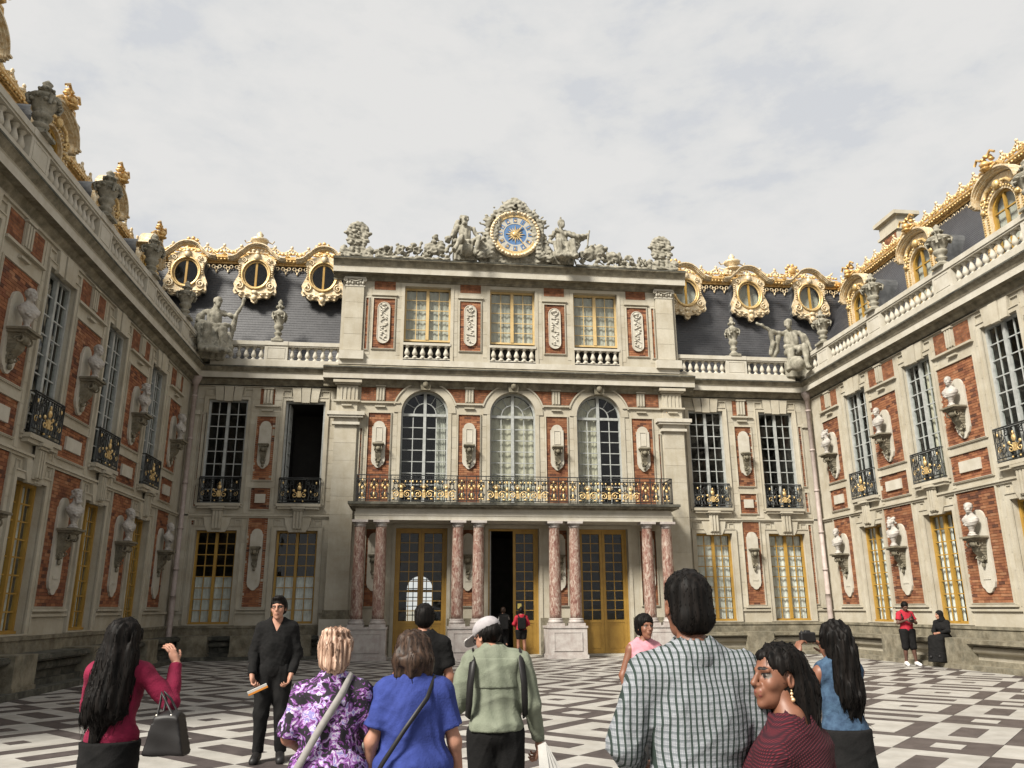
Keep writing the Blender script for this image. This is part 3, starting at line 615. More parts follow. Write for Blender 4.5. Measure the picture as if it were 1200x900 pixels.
def oeil_dormer(b, x, y, z, back=1.2, light=True):
    if 'o' not in _dm:
        half = [(0,-1.22),(.10,-1.16),(.14,-1.02),(.34,-.96),(.48,-1.0),(.60,-.92),(.64,-.82),(.78,-.84),(.84,-.72),(.80,-.55),(.84,-.42),(.76,-.22),(.68,-.05),(.64,.15),(.66,.38),(.74,.52),(.70,.66),(.45,.80),(.2,.88),(0,.9)]
        outl = half+[(-a,c) for a,c in half[-2:0:-1]]; inn = []
        for a, c in outl:
            t = math.atan2(c, a); inn.append((.50*math.cos(math.atan2(math.sin(t)/.58, math.cos(t)/.5)), .58*math.sin(math.atan2(math.sin(t)/.58, math.cos(t)/.5))))
        m = MB(); m.ring(inn, outl, 0, .14)
        for s in (-1, 1):
            m.tube(spiral(s*.60,-.50,.17,1.5,90,s,16,-.03), .035, 5); m.tube(spiral(s*.50,.60,.12,1.3,-90,-s,12,-.05), .03, 5)
            m.tube([(s*.2,-.04,-.85),(s*.42,-.06,-.78),(s*.62,-.04,-.80),(s*.74,-.03,-.70)], .035, 5)
            for k in range(7): m.blob((s*(.64+.02*math.sin(k)),-.02,.42-.085*k), (.045,.05,.03), 0, 6, 4)
            m.blob((s*.30,-.04,-.88), (.09,.04,.06), 0, 6, 4); m.blob((s*.52,-.04,-.86), (.07,.04,.07), 0, 6, 4)
        m.blob((0,-.05,-1.0), (.11,.06,.13), 0, 8, 5); m.blob((0,-.05,-.78), (.13,.06,.09), 0, 8, 5); m.blob((0,-.06,.74), (.13,.09,.15), 0, 8, 5); m.blob((0,-.07,.90), (.09,.07,.09), 0, 8, 5)
        A = m.mesh('gilded_surround', 'gold_pale')
        m = MB(); m.tube([(.54*math.cos(a),-.03,.62*math.sin(a)) for a in [k*math.pi/16 for k in range(32)]], .045, 6, closed=True); m.tube([(.47*math.cos(a),.05,.55*math.sin(a)) for a in [k*math.pi/16 for k in range(32)]], .04, 5, closed=True)
        B_ = m.mesh('oval_frame', 'gold_bright')
        m = MB(); top = [(-1.12,.58),(-.92,.60),(-.80,.66),(-.66,.80)]+arc(0,.62,.62,150,30,10,.56)+[(.66,.80),(.80,.66),(.92,.60),(1.12,.58)]
        for off, dy, mt in ((0,-.10,0),(.045,-.16,0),(.09,-.21,0)):
            pl = [(a*(1+.0*off), c+off) for a, c in top]; m.ring(pl, [(a, c+.042) for a, c in pl], dy, .1, mt, closed=False)
        D_ = m.mesh('dormer_pediment', 'gold_pale')
        m = MB(); outs = [(a*.9, c*.93) for a, c in outl]; m.ring([(a*1.05,c*1.05) for a,c in inn], outs, .141, .85); E_ = m.mesh('dormer_cheek', 'lead_sheet')
        P_ = MB().prism([(.5*math.cos(a), .58*math.sin(a)) for a in [k*math.pi/12 for k in range(24)]], .07, .076).mesh('pane', 'window_glass')
        Q_ = MB().prism([(.5*math.cos(a), .58*math.sin(a)) for a in [k*math.pi/12 for k in range(24)]], .30, .31).mesh('curtain', 'shade_grey')
        Q2 = MB().prism([(.5*math.cos(a), .58*math.sin(a)) for a in [k*math.pi/12 for k in range(24)]], .60, .61).mesh('room_interior', 'room_dark')
        m = MB(); m.box(-.04,.04,.03,.10,-.55,.55); G_ = m.mesh('mullion', 'ochre_paint')
        _dm['o'] = (A,B_,D_,E_,P_,Q_,G_,Q2)
    A,B_,D_,E_,P_,Q_,G_,Q2 = _dm['o']; d = link('oval_dormer', A, b, (x,y,z))
    for n_, me in (('oval_frame',B_),('dormer_pediment',D_),('dormer_cheek',E_),('pane',P_),('mullion',G_),('curtain',Q_) if light else ('room_interior',Q2)): link(n_, me, d)
def arch_dormer(b, x, y):
    if 'a' not in _dm:
        z0, zs, r = 11.0, 12.66, .52
        m = MB(); m.ring([(-r,z0)]+arc(0,zs,r,180,0,14)[0:]+[(r,z0)], [(-.84,z0)]+[(-.84,zs+.2)]+[(.84*math.cos(R(a)), zs+.28+.70*math.sin(R(a))) for a in [165-150*i/12 for i in range(13)]]+[(.84,zs+.2)]+[(.84,z0)], 0, .16, closed=False)
        A = m.mesh('gilded_surround', 'gold_pale')
        m = MB()
        for s in (-1, 1):
            for k in range(22): m.box(s*.60-.035, s*.60+.035, -.03, .0, z0+.08*k, z0+.08*k+.045); m.box(s*.78-.03, s*.78+.03, -.03, .0, z0+.08*k, z0+.08*k+.045)
            m.tube(spiral(s*.66,zs+.42,.13,1.3,-90,-s,12,-.04), .035, 5); m.blob((s*.69,-.05,zs+.12), (.11,.07,.08), 0, 6, 4)
            m.tube([(s*.2,-.05,zs+.72),(s*.4,-.07,zs+.66),(s*.55,-.05,zs+.5)], .05, 5)
        for k in range(17): a = R(5+170*k/16); m.blob(((r+.09)*math.cos(a), -.02, zs+(r+.09)*math.sin(a)), .04, 0, 5, 4)
        m.blob((0,-.06,zs+.70), (.14,.10,.14), 0, 8, 5); B_ = m.mesh('gilded_ornament', 'gold_bright')
        top = [(-1.0,zs+.36),(-.88,zs+.36)]+arc(0, zs+.40, .86, 172, 8, 14, .62)+[(.88,zs+.36),(1.0,zs+.36)]
        m = MB()
        for off, dy in ((0,-.12),(.05,-.18),(.10,-.24)): pl = [(a, c+off) for a, c in top]; m.ring(pl, [(a*1.01, c+.055) for a, c in pl], dy, .12, 0, closed=False)
        D_ = m.mesh('dormer_pediment', 'gold_pale')
        m = MB(); m.blob((0,-.30,zs+1.30), (.14,.14,.12), 0, 10, 6); m.lathe([(.10,0),(.17,.05),(.09,.10)], (0,-.30,zs+1.12), 8)
        for k in range(7): a = R(-30+240*k/6); m.blob((.20*math.cos(a), -.22, zs+1.38+.20*math.sin(a)), (.08,.10,.06), 0, 6, 4)
        for s in (-1, 1): m.tube([(s*.1,-.25,zs+1.15),(s*.35,-.2,zs+1.22),(s*.5,-.15,zs+1.06)], .05, 5); m.tube([(s*.12,-.30,zs+1.5),(s*.28,-.3,zs+1.62),(s*.42,-.28,zs+1.5)], .04, 5)
        F_ = m.mesh('dormer_finial', 'gold')
        m = MB(); prof = [(-.80,z0),(-.80,zs+.35)]+arc(0,zs+.35,.80,180,0,12,.62)[1:-1]+[(.80,zs+.35),(.80,z0)]
        m.ring([(a*.95,c if c == z0 else c-.04) for a,c in prof], prof, .161, 1.5, 0, closed=False); E_ = m.mesh('dormer_roof', 'lead_sheet')
        m = MB(); pl = [(-r,z0)]+arc(0,zs,r,180,0,14)+[(r,z0)]; m.ring([(a*.84,(c-zs)*.84+zs if c > zs else c) for a,c in pl], pl, .10, .2, 0, closed=False); m.box(-.035,.035,.10,.18,z0,zs+r-.07)
        for zz in (11.55,12.1,12.6): m.box(-r+.08,r-.08,.105,.16,zz-.02,zz+.02)
        G_ = m.mesh('dormer_window', 'ochre_paint')
        P_ = MB().prism(pl[::-1], .14, .145).mesh('pane', 'window_glass'); Q_ = MB().prism(pl[::-1], .28, .29).mesh('curtain', 'shade_grey')
        Q2 = MB().box(-r,r,.7,.72,z0,zs+r).mesh('room_interior', 'room_dark')
        _dm['a'] = (A,B_,D_,F_,E_,G_,P_,Q_,Q2)
    A,B_,D_,F_,E_,G_,P_,Q_,Q2 = _dm['a']; d = link('arched_dormer', A, b, (x,y,0))
    for n_, me in (('gilded_ornament',B_),('dormer_pediment',D_),('dormer_finial',F_),('dormer_roof',E_),('dormer_window',G_),('pane',P_),('curtain',Q_),('room_interior',Q2)):
        o_ = link(n_, me, d)
        if n_ == 'gilded_ornament': tag(o_, kind='stuff')
# ------------------------------------------------------------------ side ranges either side of the pavilion
def side_range(cx, x0, x1, wins, panel, label, openw=None, cg='curtain', cgz=None, light=False, dorm=(), urnf=(), ros=(), edge=0, rx=(0,0), c1=None, peds=()):
    b = empty('palace_range', (cx,29.65,0), label=label, cat='building')
    L = lambda v: v-cx
    holes = []
    for i, (a, w1, wg) in enumerate(wins): holes += [(L(a)-wg/2, L(a)+wg/2, 1.15, 4.36), (L(a)-w1/2, L(a)+w1/2, 5.30, 9.18)]
    wall(b, L(x0), L(x1), 0, 10.56, holes)
    for i, (a, w1, wg) in enumerate(wins):
        bay_window(b, L(a), w1, wg, curtain_g=cg, cg_z=cgz, open_1=(openw == i), c1=c1)
        for s in (-1, 1):
            xa = L(a)+s*(w1/2+.125); xb = L(a)+s*(w1/2+.42); quoins(b, min(xa,xb), max(xa,xb))
        interior(b, L(a)-1, L(a)+1, .9, 4.7); interior(b, L(a)-w1/2+.002, L(a)+w1/2-.002, 5.302, 9.178, 2.2, .21 if openw != i else .3)  # upper near-black box also covers the reveal, its shade put into colour
    bay_panel(b, L(panel), .68)
    strings(b, L(x0), L(x1), gaps=[(L(a)-wg/2-.17, L(a)+wg/2+.17) for a, w1, wg in wins]); base_courses(b, L(x0), L(x1))
    cornice(b, L(x0), L(x1)); balustrade(b, L(x0)+(.6 if edge < 0 else 0), L(x1)-(.6 if edge > 0 else 0), peds=[L(p) for p in peds])
    if edge:
        e = L(x0) if edge < 0 else L(x1); s = 1 if edge < 0 else -1
        for (u, v) in ((.02, .16),): 
            for za, zb in ((1.75,4.7),(5.2,5.95),(6.2,8.6)): brick_panel(b, *sorted((e+s*.46, e+s*.58)), za, zb, False)
        m = MB(); m.box(*sorted((e+s*.0, e+s*.34)),-.10,0,1.6,8.55); m.box(*sorted((e, e+s*.40)),-.17,0,8.551,8.72); m.box(*sorted((e, e+s*.38)),-.13,0,1.1,1.3); m.build('corner_pilaster', 'limestone', b)
    slate_roof(b, L(rx[0]), L(rx[1]), .55, 10.75, 1.55, 15.35)
    gold_ridge(b, L(rx[0]), L(rx[1]), 1.5, 15.30, [L(u) for u in urnf], [L(u) for u in ros])
    for x in dorm: oeil_dormer(b, L(x), .72, 14.55, light=light)
    return b
side_range(-5.85, -8.5, -3.10, [(-7.15,1.42,1.42),(-4.34,1.46,1.46)], -5.73, 'recessed brick and stone range left of the pavilion, its upper right window standing open', openw=1, cgz=2.75,
           dorm=(-9.45,-6.75,-4.1), urnf=(-6.9,), ros=(-9.6,-4.3), edge=-1, rx=(-11,-3.1), peds=(-5.55,))
side_range(12.85, 10.05, 15.6, [(11.22,1.42,1.42),(14.12,1.42,1.46)], 12.70, 'recessed brick and stone range right of the pavilion with both upper windows closed', cg='curtain',
           dorm=(11.05,13.85,16.6), urnf=(13.55,), ros=(10.9,16.3), light=True, edge=1, rx=(10.05,18.4), peds=(12.6,))
# ------------------------------------------------------------------ central pavilion
PX = 3.47
pv = empty('palace_pavilion', (PX,29.3,0), label='central palace pavilion with three arched windows, balcony and clock above', cat='building')
HW = 6.66; WX = (-3.35,0,3.35); PN = (-5.03,-1.675,1.675,5.03)
holes = [(x-.93,x+.93,.06,4.46) for x in WX]+[(x-.88,x+.88,5.2,9.63) for x in WX]+[(x-.90,x+.90,10.86,13.86) for x in WX]
wall(pv, -HW, HW, 0, 14.3, holes)
for x in WX:
    for s in (-1, 1):
        a = arc(x, 8.75, .88, 90, 0 if s > 0 else 180, 12); P = a+[(x+s*.88,9.63)]
        MB().prism(P if s < 0 else P[::-1], 0, .45).build('arch_spandrel', 'limestone', pv)
    m = MB(); m.ring(arc(x,8.75,.885,0,180,24), arc(x,8.75,1.16,0,180,24), -.035, .005, closed=False); m.ring(arc(x,8.75,1.165,14,166,24), arc(x,8.75,1.22,14,166,24), -.075, .005, closed=False)
    m.box(x-1.0,x-.885,-.035,0,5.2,8.74); m.box(x+.885,x+1.0,-.035,0,5.2,8.74); m.build('archivolt', 'limestone', pv)
    m = MB(); m.prism([(x-.17,9.60),(x+.17,9.60),(x+.24,10.05),(x-.24,10.05)], -.20, .01); m.blob((x,-.22,9.82), (.12,.09,.15)); m.blob((x,-.2,10.0), (.24,.08,.07))
    for s in (-1,1): m.tube(spiral(x+s*.17,9.96,.08,1.2,90,s,10,-.22), .02, 5)
    m.build('carved_keystone', 'limestone_weathered_shade', pv)
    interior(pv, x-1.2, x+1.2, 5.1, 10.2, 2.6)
    # arched window
    y = .26; m = MB(); fw = .06
    m.box(x-.88,x-.88+fw,y-.05,y+.05,5.2,8.75); m.box(x+.88-fw,x+.88,y-.05,y+.05,5.2,8.75); m.ring(arc(x,8.75,.81,0,180,24), arc(x,8.75,.88,0,180,24), y-.05, y+.05, closed=False)
    m.box(x-.055,x+.055,y-.07,y+.04,5.2,9.56); m.box(x-.82,x+.82,y-.06,y+.04,8.66,8.76)
    wn = m.build('arched_window', 'white_paint', pv)
    for a, c in ((x-.82,x-.055),(x+.055,x+.82)): panes(wn, a, c, 5.2, 8.66, 2, 8, y, .032, None, None).build('glazing_bars', 'white_paint', wn)
    m = MB(); m.ring(arc(x,8.76,.40,0,180,16), arc(x,8.76,.435,0,180,16), y-.03, y+.02, closed=False)
    for a in (30, 60, 120, 150):
        ca, sa = math.cos(R(a)), math.sin(R(a)); m.tube([(x+.42*ca,y,8.76+.42*sa),(x+.83*ca,y,8.76+.83*sa)], .018, 4)
    m.build('glazing_bars', 'white_paint', wn)
    for a0 in range(0, 180, 30):
        if a0 in (60,): pass
        MB().prism([(x+.435*math.cos(R(a0+1)),8.76+.435*math.sin(R(a0+1))),(x+.81*math.cos(R(a0+1)),8.76+.81*math.sin(R(a0+1))),(x+.81*math.cos(R(a0+15)),8.76+.81*math.sin(R(a0+15))),(x+.81*math.cos(R(a0+29)),8.76+.81*math.sin(R(a0+29))),(x+.435*math.cos(R(a0+29)),8.76+.435*math.sin(R(a0+29)))], y-.004, y).build('pane', 'window_glass', wn)
    for s in (0, 90): MB().prism([(x,8.76)]+arc(x,8.76,.40,s,s+90,8), y-.004, y).build('pane', 'window_glass', wn)
    rng_ = {WX[0]:(.42,.80), WX[1]:(-.82,.82), WX[2]:(-.82,-.04)}[x]
    m = MB(); nx = 18; vs = []
    for i in range(nx+1): xx = x+rng_[0]+(rng_[1]-rng_[0])*i/nx; zt = 8.75+math.sqrt(max(0,.8**2-(xx-x)**2)); vs += [(xx,y+.12+.02*math.sin(i*2.1),5.2),(xx,y+.12+.02*math.sin(i*2.1),zt)]
    m.add(vs, [(2*i,2*i+2,2*i+3,2*i+1) for i in range(nx)], 0, True).build('curtain', 'cream_drape' if x >= 0 else 'shade_grey', wn)
    # attic window
    window(pv, x-.90, x+.90, 11.66, 13.86, 5, 'ochre_pale', y=.26, curtain='shade_grey', bar=.03, fw=.07, cen=.12)
    m = MB(); m.box(x-.9,x+.9,.2,.30,10.86,11.60); m.build('window_apron', 'room_dark', pv)
    r = MB(); r.box(x-.92,x+.92,-.06,.17,11.42,11.52); r.box(x-.90,x+.90,-.03,.14,10.80,10.90); r = r.build('window_balustrade', 'limestone_pale', pv)
    for i in range(6): link('baluster', BAL, r, (x-.9+1.8*(i+.5)/6, .05, 10.90), (1.1,1.1,.965))
    m = MB(); frame(m, x-.90, x+.90, 10.86, 13.86, .12, -.03, .005); m.build('window_surround', 'limestone', pv)
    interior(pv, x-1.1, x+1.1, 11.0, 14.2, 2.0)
for p in PN:
    brick_panel(pv, p-.41, p+.41, 5.24, 8.70, False); slab_console(pv, p, 6.60, 8.42, 7.52, .50, proj=.26)
    brick_panel(pv, p-.41, p+.41, 11.25, 13.30, False); MB().box(p-.41,p+.41,-.012,.05,13.68,14.22).build('brick_panel', 'red_brick', pv)
    m = MB(); m.box(p-.5,p+.5,-.08,0,13.42,13.48); m.build('panel_ledge', 'limestone', pv)
    # carved relief of trophies hanging on the attic panel
    m = MB(); P = arc(p, 11.68, .23, 180, 360, 8)+arc(p, 12.90, .23, 0, 180, 8); m.prism(P, -.07, -.012); m.tube([(a,-.07,c) for a,c in P], .02, 4, closed=True)
    rg = random.Random(int(p*10)+60)
    for k in range(16):
        zz = 11.62+1.35*k/15; m.blob((p+rg.uniform(-.11,.11), -.08, zz), (rg.uniform(.03,.07),.035,rg.uniform(.03,.06)), 0, 6, 4)
        if k % 3 == 0: a = rg.uniform(-.7,.7); m.tube([(p-.15*math.cos(a),-.09,zz-.15*math.sin(a)),(p+.15*math.cos(a),-.09,zz+.15*math.sin(a))], .018, 4)
    m.tube([(p-.14,-.09,12.95),(p-.05,-.1,12.85),(p+.05,-.1,12.85),(p+.14,-.09,12.95)], .025, 5); m.blob((p,-.09,13.02), (.09,.05,.06))
    m.build('carved_relief', 'limestone_pale', pv)
    # frieze between the arches
    for s in (-1, 1):
        xs = [w for w in WX if abs(abs(w-p)-1.675) < .05 and (w-p)*s > 0]
        za, zb = 9.18, 9.74
        if xs:
            wx = xs[0]; rr = 1.24
            def ax_(z): return wx-s*math.sqrt(max(0, rr*rr-(z-8.75)**2))
            P = [(p+s*.17,za),(ax_(za),za),(ax_((za+zb)/2),(za+zb)/2),(ax_(zb),zb),(p+s*.17,zb)]
            MB().prism(P if s > 0 else P[::-1], -.012, .05).build('brick_panel', 'red_brick', pv)
        else: brick_strip(pv, *sorted((p+s*.17, p+s*.72)), za, zb)
    m = MB(); triglyph(m, p, .32, 9.17, 9.72, 0, .075); m.box(p-.55 if abs(p) < 3 else p-.75, p+.55 if abs(p) < 3 else p+.75,-.08,0,9.08,9.14); m.box(p-.19,p+.19,-.08,0,8.93,8.98); m.build('triglyph', 'limestone', pv)
    stones(pv, p-.66 if abs(p) < 3 or p < 0 else p-.66, p-.47, 5.25, 8.7, .45, 0, .006); stones(pv, p+.47, p+.66, 5.25, 8.7, .45, 0, .006)
    for s in (-1, 1): stones(pv, *sorted((p+s*.50, p+s*.78)), 11.0, 13.9, .45, 0, .008)
    brick_panel(pv, p-.30, p+.30, 1.72, 4.40, False); slab_console(pv, p, 2.2, 4.3, 3.5, .44, proj=.22)
for s in (-1, 1):
    # big corner pilasters, drafted in blocks
    xa, xb = sorted((s*5.85, s*6.66))
    stones(pv, xa, xb, 1.62, 8.18, .66, -.09, .03); MB().box(xa+.01,xb-.01,-.115,0,1.6,8.2).build('pilaster', 'limestone', pv)
    m = MB(); m.box(xa-.10,xb+.10,-.22,0,8.20,8.30); m.box(xa-.04,xb+.04,-.17,0,8.301,8.46); m.box(xa-.22,xb+.22,-.30,0,8.461,8.54); m.box(xa-.28,xb+.28,-.34,0,8.541,8.68); m.build('pilaster_capital', 'limestone_pale', pv)
    m = MB(); m.box(xa-.10,xb+.10,-.22,0,1.30,1.42); m.box(xa-.05,xb+.05,-.18,0,1.421,1.60); m.build('pilaster_base', 'limestone_weathered_shade', pv); MB().box(xa-.14,xb+.14,-.26,0,0,1.299).build('pilaster_plinth', 'limestone_pale', pv)
    m = MB(); m.box(xa+.02,xb-.02,-.12,0,8.70,9.72); 
    for i in range(4): m.box(xa+.14+.15*i, xa+.22+.15*i, -.15, -.121, 9.16, 9.66)
    m.box(xa-.08,xb+.08,-.22,0,9.08,9.14); m.box(xa+.22,xb-.22,-.2,-.12,8.92,8.97); m.box(xa-.06,xb+.06,-.22,0,9.74,9.80); m.box(xa-.12,xb+.12,-.30,0,9.801,9.90); m.build('pilaster_entablature', 'limestone', pv)
    brick_panel(pv, *sorted((s*5.66, s*5.72)), 5.3, 8.1, False); brick_panel(pv, *sorted((s*5.64, s*5.74)), 11.2, 13.30, False)
    xa, xb = sorted((s*5.83, s*6.52)); stones(pv, xa, xb, 11.12, 13.72, .65, -.09, .03); MB().box(xa+.01,xb-.01,-.115,0,11.1,13.75).build('pilaster', 'limestone', pv)
    m = MB(); m.box(xa-.12,xb+.22 if s > 0 else xb+.1,-.22,0,10.75,11.08); m.build('pilaster_base', 'limestone_pale', pv)
    m = MB(); m.box(xa-.03,xb+.03,-.14,0,13.72,13.78); m.box(xa+.02,xb-.02,-.13,0,13.781,14.02); m.box(xa-.06,xb+.06,-.2,0,14.021,14.10)
    for k in range(7): m.blob((xa+.05+(xb-xa-.1)*k/6,-.15,13.86+(.03 if k % 2 else 0)), (.055,.05,.08), 0, 6, 4)
    for q in (xa-.02, xb+.02): m.tube(spiral(q,13.98,.08,1.3,90,1,10,-.17), .026, 5); m.tube(spiral(q,13.98,.08,1.3,90,-1,10,-.17), .02, 5)
    m.tube([(xa+.1,-.18,13.99),(xa+.34,-.2,13.90),(xb-.1,-.18,13.99)], .03, 5); m.build('pilaster_capital', 'limestone_pale', pv)
cornice(pv, -HW-.50, HW+.50); 
MB().box(-HW,HW,-.10,.0,10.565,10.80).build('attic_plinth', 'limestone_pale', pv)
AC = [(0,14.02),(-.05,14.02),(-.05,14.10),(-.13,14.16),(-.15,14.20),(-.40,14.22),(-.40,14.46),(-.43,14.48),(-.46,14.54),(-.53,14.66),(-.58,14.70),(-.58,14.77),(-.02,14.86),(0,14.86)]
cornice(pv, -HW-.36, HW+.36, prof=AC)
MB().box(-HW,HW,.46,8,14.0,14.84).build('roof_top', 'lead_sheet', pv)
base_courses(pv, -HW, -4.4); 
m = MB(); m.box(-2.4,-.95,-.08,0,0,1.3); m.box(.95,2.4,-.08,0,0,1.3); m.box(4.35,5.8,-.08,0,0,1.3); m.box(-5.8,-4.35,-.08,0,0,1.3) if 0 else None; m.build('wall_plinth', 'limestone_weathered_shade', pv)
m = MB(); m.box(-4.5,4.5,-.25,.5,-.02,.055); m.build('door_step', 'limestone_pale', pv)
for x in WX:
    m = MB(); frame(m, x-.93, x+.93, .06, 4.46, .12, -.03, .005); m.build('door_surround', 'limestone', pv)
def door(b, x0, x1, which):
    y, z0, z1 = .32, .06, 4.46; m = MB(); fw = .07; xm = (x0+x1)/2
    m.box(x0,x0+fw,y-.06,y+.06,z0,z1); m.box(x1-fw,x1,y-.06,y+.06,z0,z1); m.box(x0+fw,x1-fw,y-.06,y+.06,z1-fw,z1); d = m.build('door_frame', 'ochre_paint', b)
    for a, c, nm in ((x0+fw+.004, xm-.004, 'L'), (xm+.004, x1-fw-.004, 'R')):
        if nm not in which: continue
        m = MB(); st = .10; zk = 1.12
        m.box(a,a+st,y-.04,y+.03,z0,z1-fw); m.box(c-st,c,y-.04,y+.03,z0,z1-fw); m.box(a+st,c-st,y-.04,y+.03,z1-fw-.1,z1-fw); m.box(a+st,c-st,y-.04,y+.03,z0,z0+.12); m.box(a+st,c-st,y-.04,y+.03,zk,zk+.1)
        m.box(a+st,c-st,y-.02,y+.02,z0+.12,zk); frame(m, a+st+.07, c-st-.07, z0+.20, zk-.08, .02, y-.032, y-.0201)
        lf = m.build('door_leaf', 'ochre_paint', d)
        panes(lf, a+st, c-st, zk+.1, z1-fw-.1, 2, 9, y, .028, None, None).build('glazing_bars', 'ochre_paint', lf)
    return d
door(pv, WX[0]-.93, WX[0]+.93, 'LR'); door(pv, WX[1]-.93, WX[1]+.93, 'R'); door(pv, WX[2]-.93, WX[2]+.93, 'LR')
m = MB(); m.box(-.855,-.80,.385,1.24,.06,4.38); m.build('open_door_leaf', 'white_paint', pv)
MB().box(.16,.30,.262,.266,1.62,1.80).build('notice', 'notice_paper', pv)
# the lobby behind the doors; its far side has arched windows to the open air
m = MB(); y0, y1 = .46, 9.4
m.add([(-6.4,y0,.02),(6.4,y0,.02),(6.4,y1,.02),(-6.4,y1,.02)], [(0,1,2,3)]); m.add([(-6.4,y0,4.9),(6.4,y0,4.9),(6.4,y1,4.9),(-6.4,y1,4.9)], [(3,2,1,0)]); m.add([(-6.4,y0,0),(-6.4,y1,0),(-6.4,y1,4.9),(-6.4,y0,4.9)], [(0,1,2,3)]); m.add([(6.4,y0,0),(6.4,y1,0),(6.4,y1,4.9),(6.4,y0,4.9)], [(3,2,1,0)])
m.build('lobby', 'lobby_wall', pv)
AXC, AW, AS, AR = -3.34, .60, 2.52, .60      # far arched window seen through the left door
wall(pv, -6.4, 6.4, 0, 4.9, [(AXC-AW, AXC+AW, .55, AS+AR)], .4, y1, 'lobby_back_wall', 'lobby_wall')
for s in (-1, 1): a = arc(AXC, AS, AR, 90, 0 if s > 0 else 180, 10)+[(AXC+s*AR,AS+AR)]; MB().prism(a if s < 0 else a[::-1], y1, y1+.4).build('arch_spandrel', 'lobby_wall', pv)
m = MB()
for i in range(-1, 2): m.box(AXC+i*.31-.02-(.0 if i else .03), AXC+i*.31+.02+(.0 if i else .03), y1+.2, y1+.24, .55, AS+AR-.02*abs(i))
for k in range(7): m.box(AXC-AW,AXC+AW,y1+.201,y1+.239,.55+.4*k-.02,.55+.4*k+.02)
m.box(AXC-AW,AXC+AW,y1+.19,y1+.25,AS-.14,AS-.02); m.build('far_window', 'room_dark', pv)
# ------------------------------------------------------------------ portico: paired marble columns, balcony and iron railing
po = empty('marble_portico', (3.43,28.1,0), label='balcony portico on eight paired pink marble columns before the glazed doors', cat='portico')
shaft = MB().lathe([(.205,0),(.208,.15),(.207,.9),(.203,1.6),(.193,2.4),(.181,3.05),(.19,3.08),(.19,3.11)], (0,0,0), 20).mesh('column_shaft', 'marble_pink')
m = MB(); m.box(-.27,.27,-.27,.27,0,.09); m.lathe([(.25,.09),(.27,.12),(.27,.16),(.235,.19),(.24,.21),(.25,.235),(.22,.25)], (0,0,0), 20); cbase = m.mesh('column_base', 'marble_base')
m = MB(); m.lathe([(.19,0),(.19,.03),(.215,.05),(.19,.07),(.19,.10),(.25,.15)], (0,0,0), 20); m.box(-.27,.27,-.27,.27,.15,.23); ccap = m.mesh('column_capital', 'marble_base')
pc = (-5.07,-1.70,1.70,5.07)
for c in pc:
    for s in (-1, 1):
        col = empty('column', (c+s*.36,0,0)); col.parent = po
        for k in ('label','category'): 
            if k in col: del col[k]
        link('column_base', cbase, col, (0,0,1.05)); link('column_shaft', shaft, col, (0,0,1.30), rz=random.random()*6); link('column_capital', ccap, col, (0,0,4.36))
    m = MB(); m.box(c-.66,c+.66,-.34,.80,.12,.98); m.box(c-.70,c+.70,-.38,.84,0,.119); m.box(c-.69,c+.69,-.37,.83,.981,1.05); frame(m, c-.46, c+.46, .27, .83, .03, -.365, -.34); m.box(c-.46,c+.46,-.352,-.34,.27,.83); m.build('pedestal', 'marble_base', po)
m = MB(); m.box(-5.62,5.62,-.22,1.10,4.59,4.74); m.box(-5.63,5.63,-.235,1.10,4.741,4.86); m.box(-5.60,5.60,-.21,1.10,4.861,4.98); m.build('entablature', 'limestone_pale', po)
m = MB(); m.box(-5.70,5.70,-.32,1.05,4.981,5.03); m.box(-5.82,5.82,-.44,1.05,5.031,5.10); 
for i in range(112): m.box(-5.6+.1*i,-5.55+.1*i,-.36,-.321,4.985,5.025)
m.build('balcony_moulding', 'limestone_weathered_shade', po); MB().box(-5.86,5.86,-.50,1.1,5.101,5.19).build('balcony_slab', 'limestone_black', po)
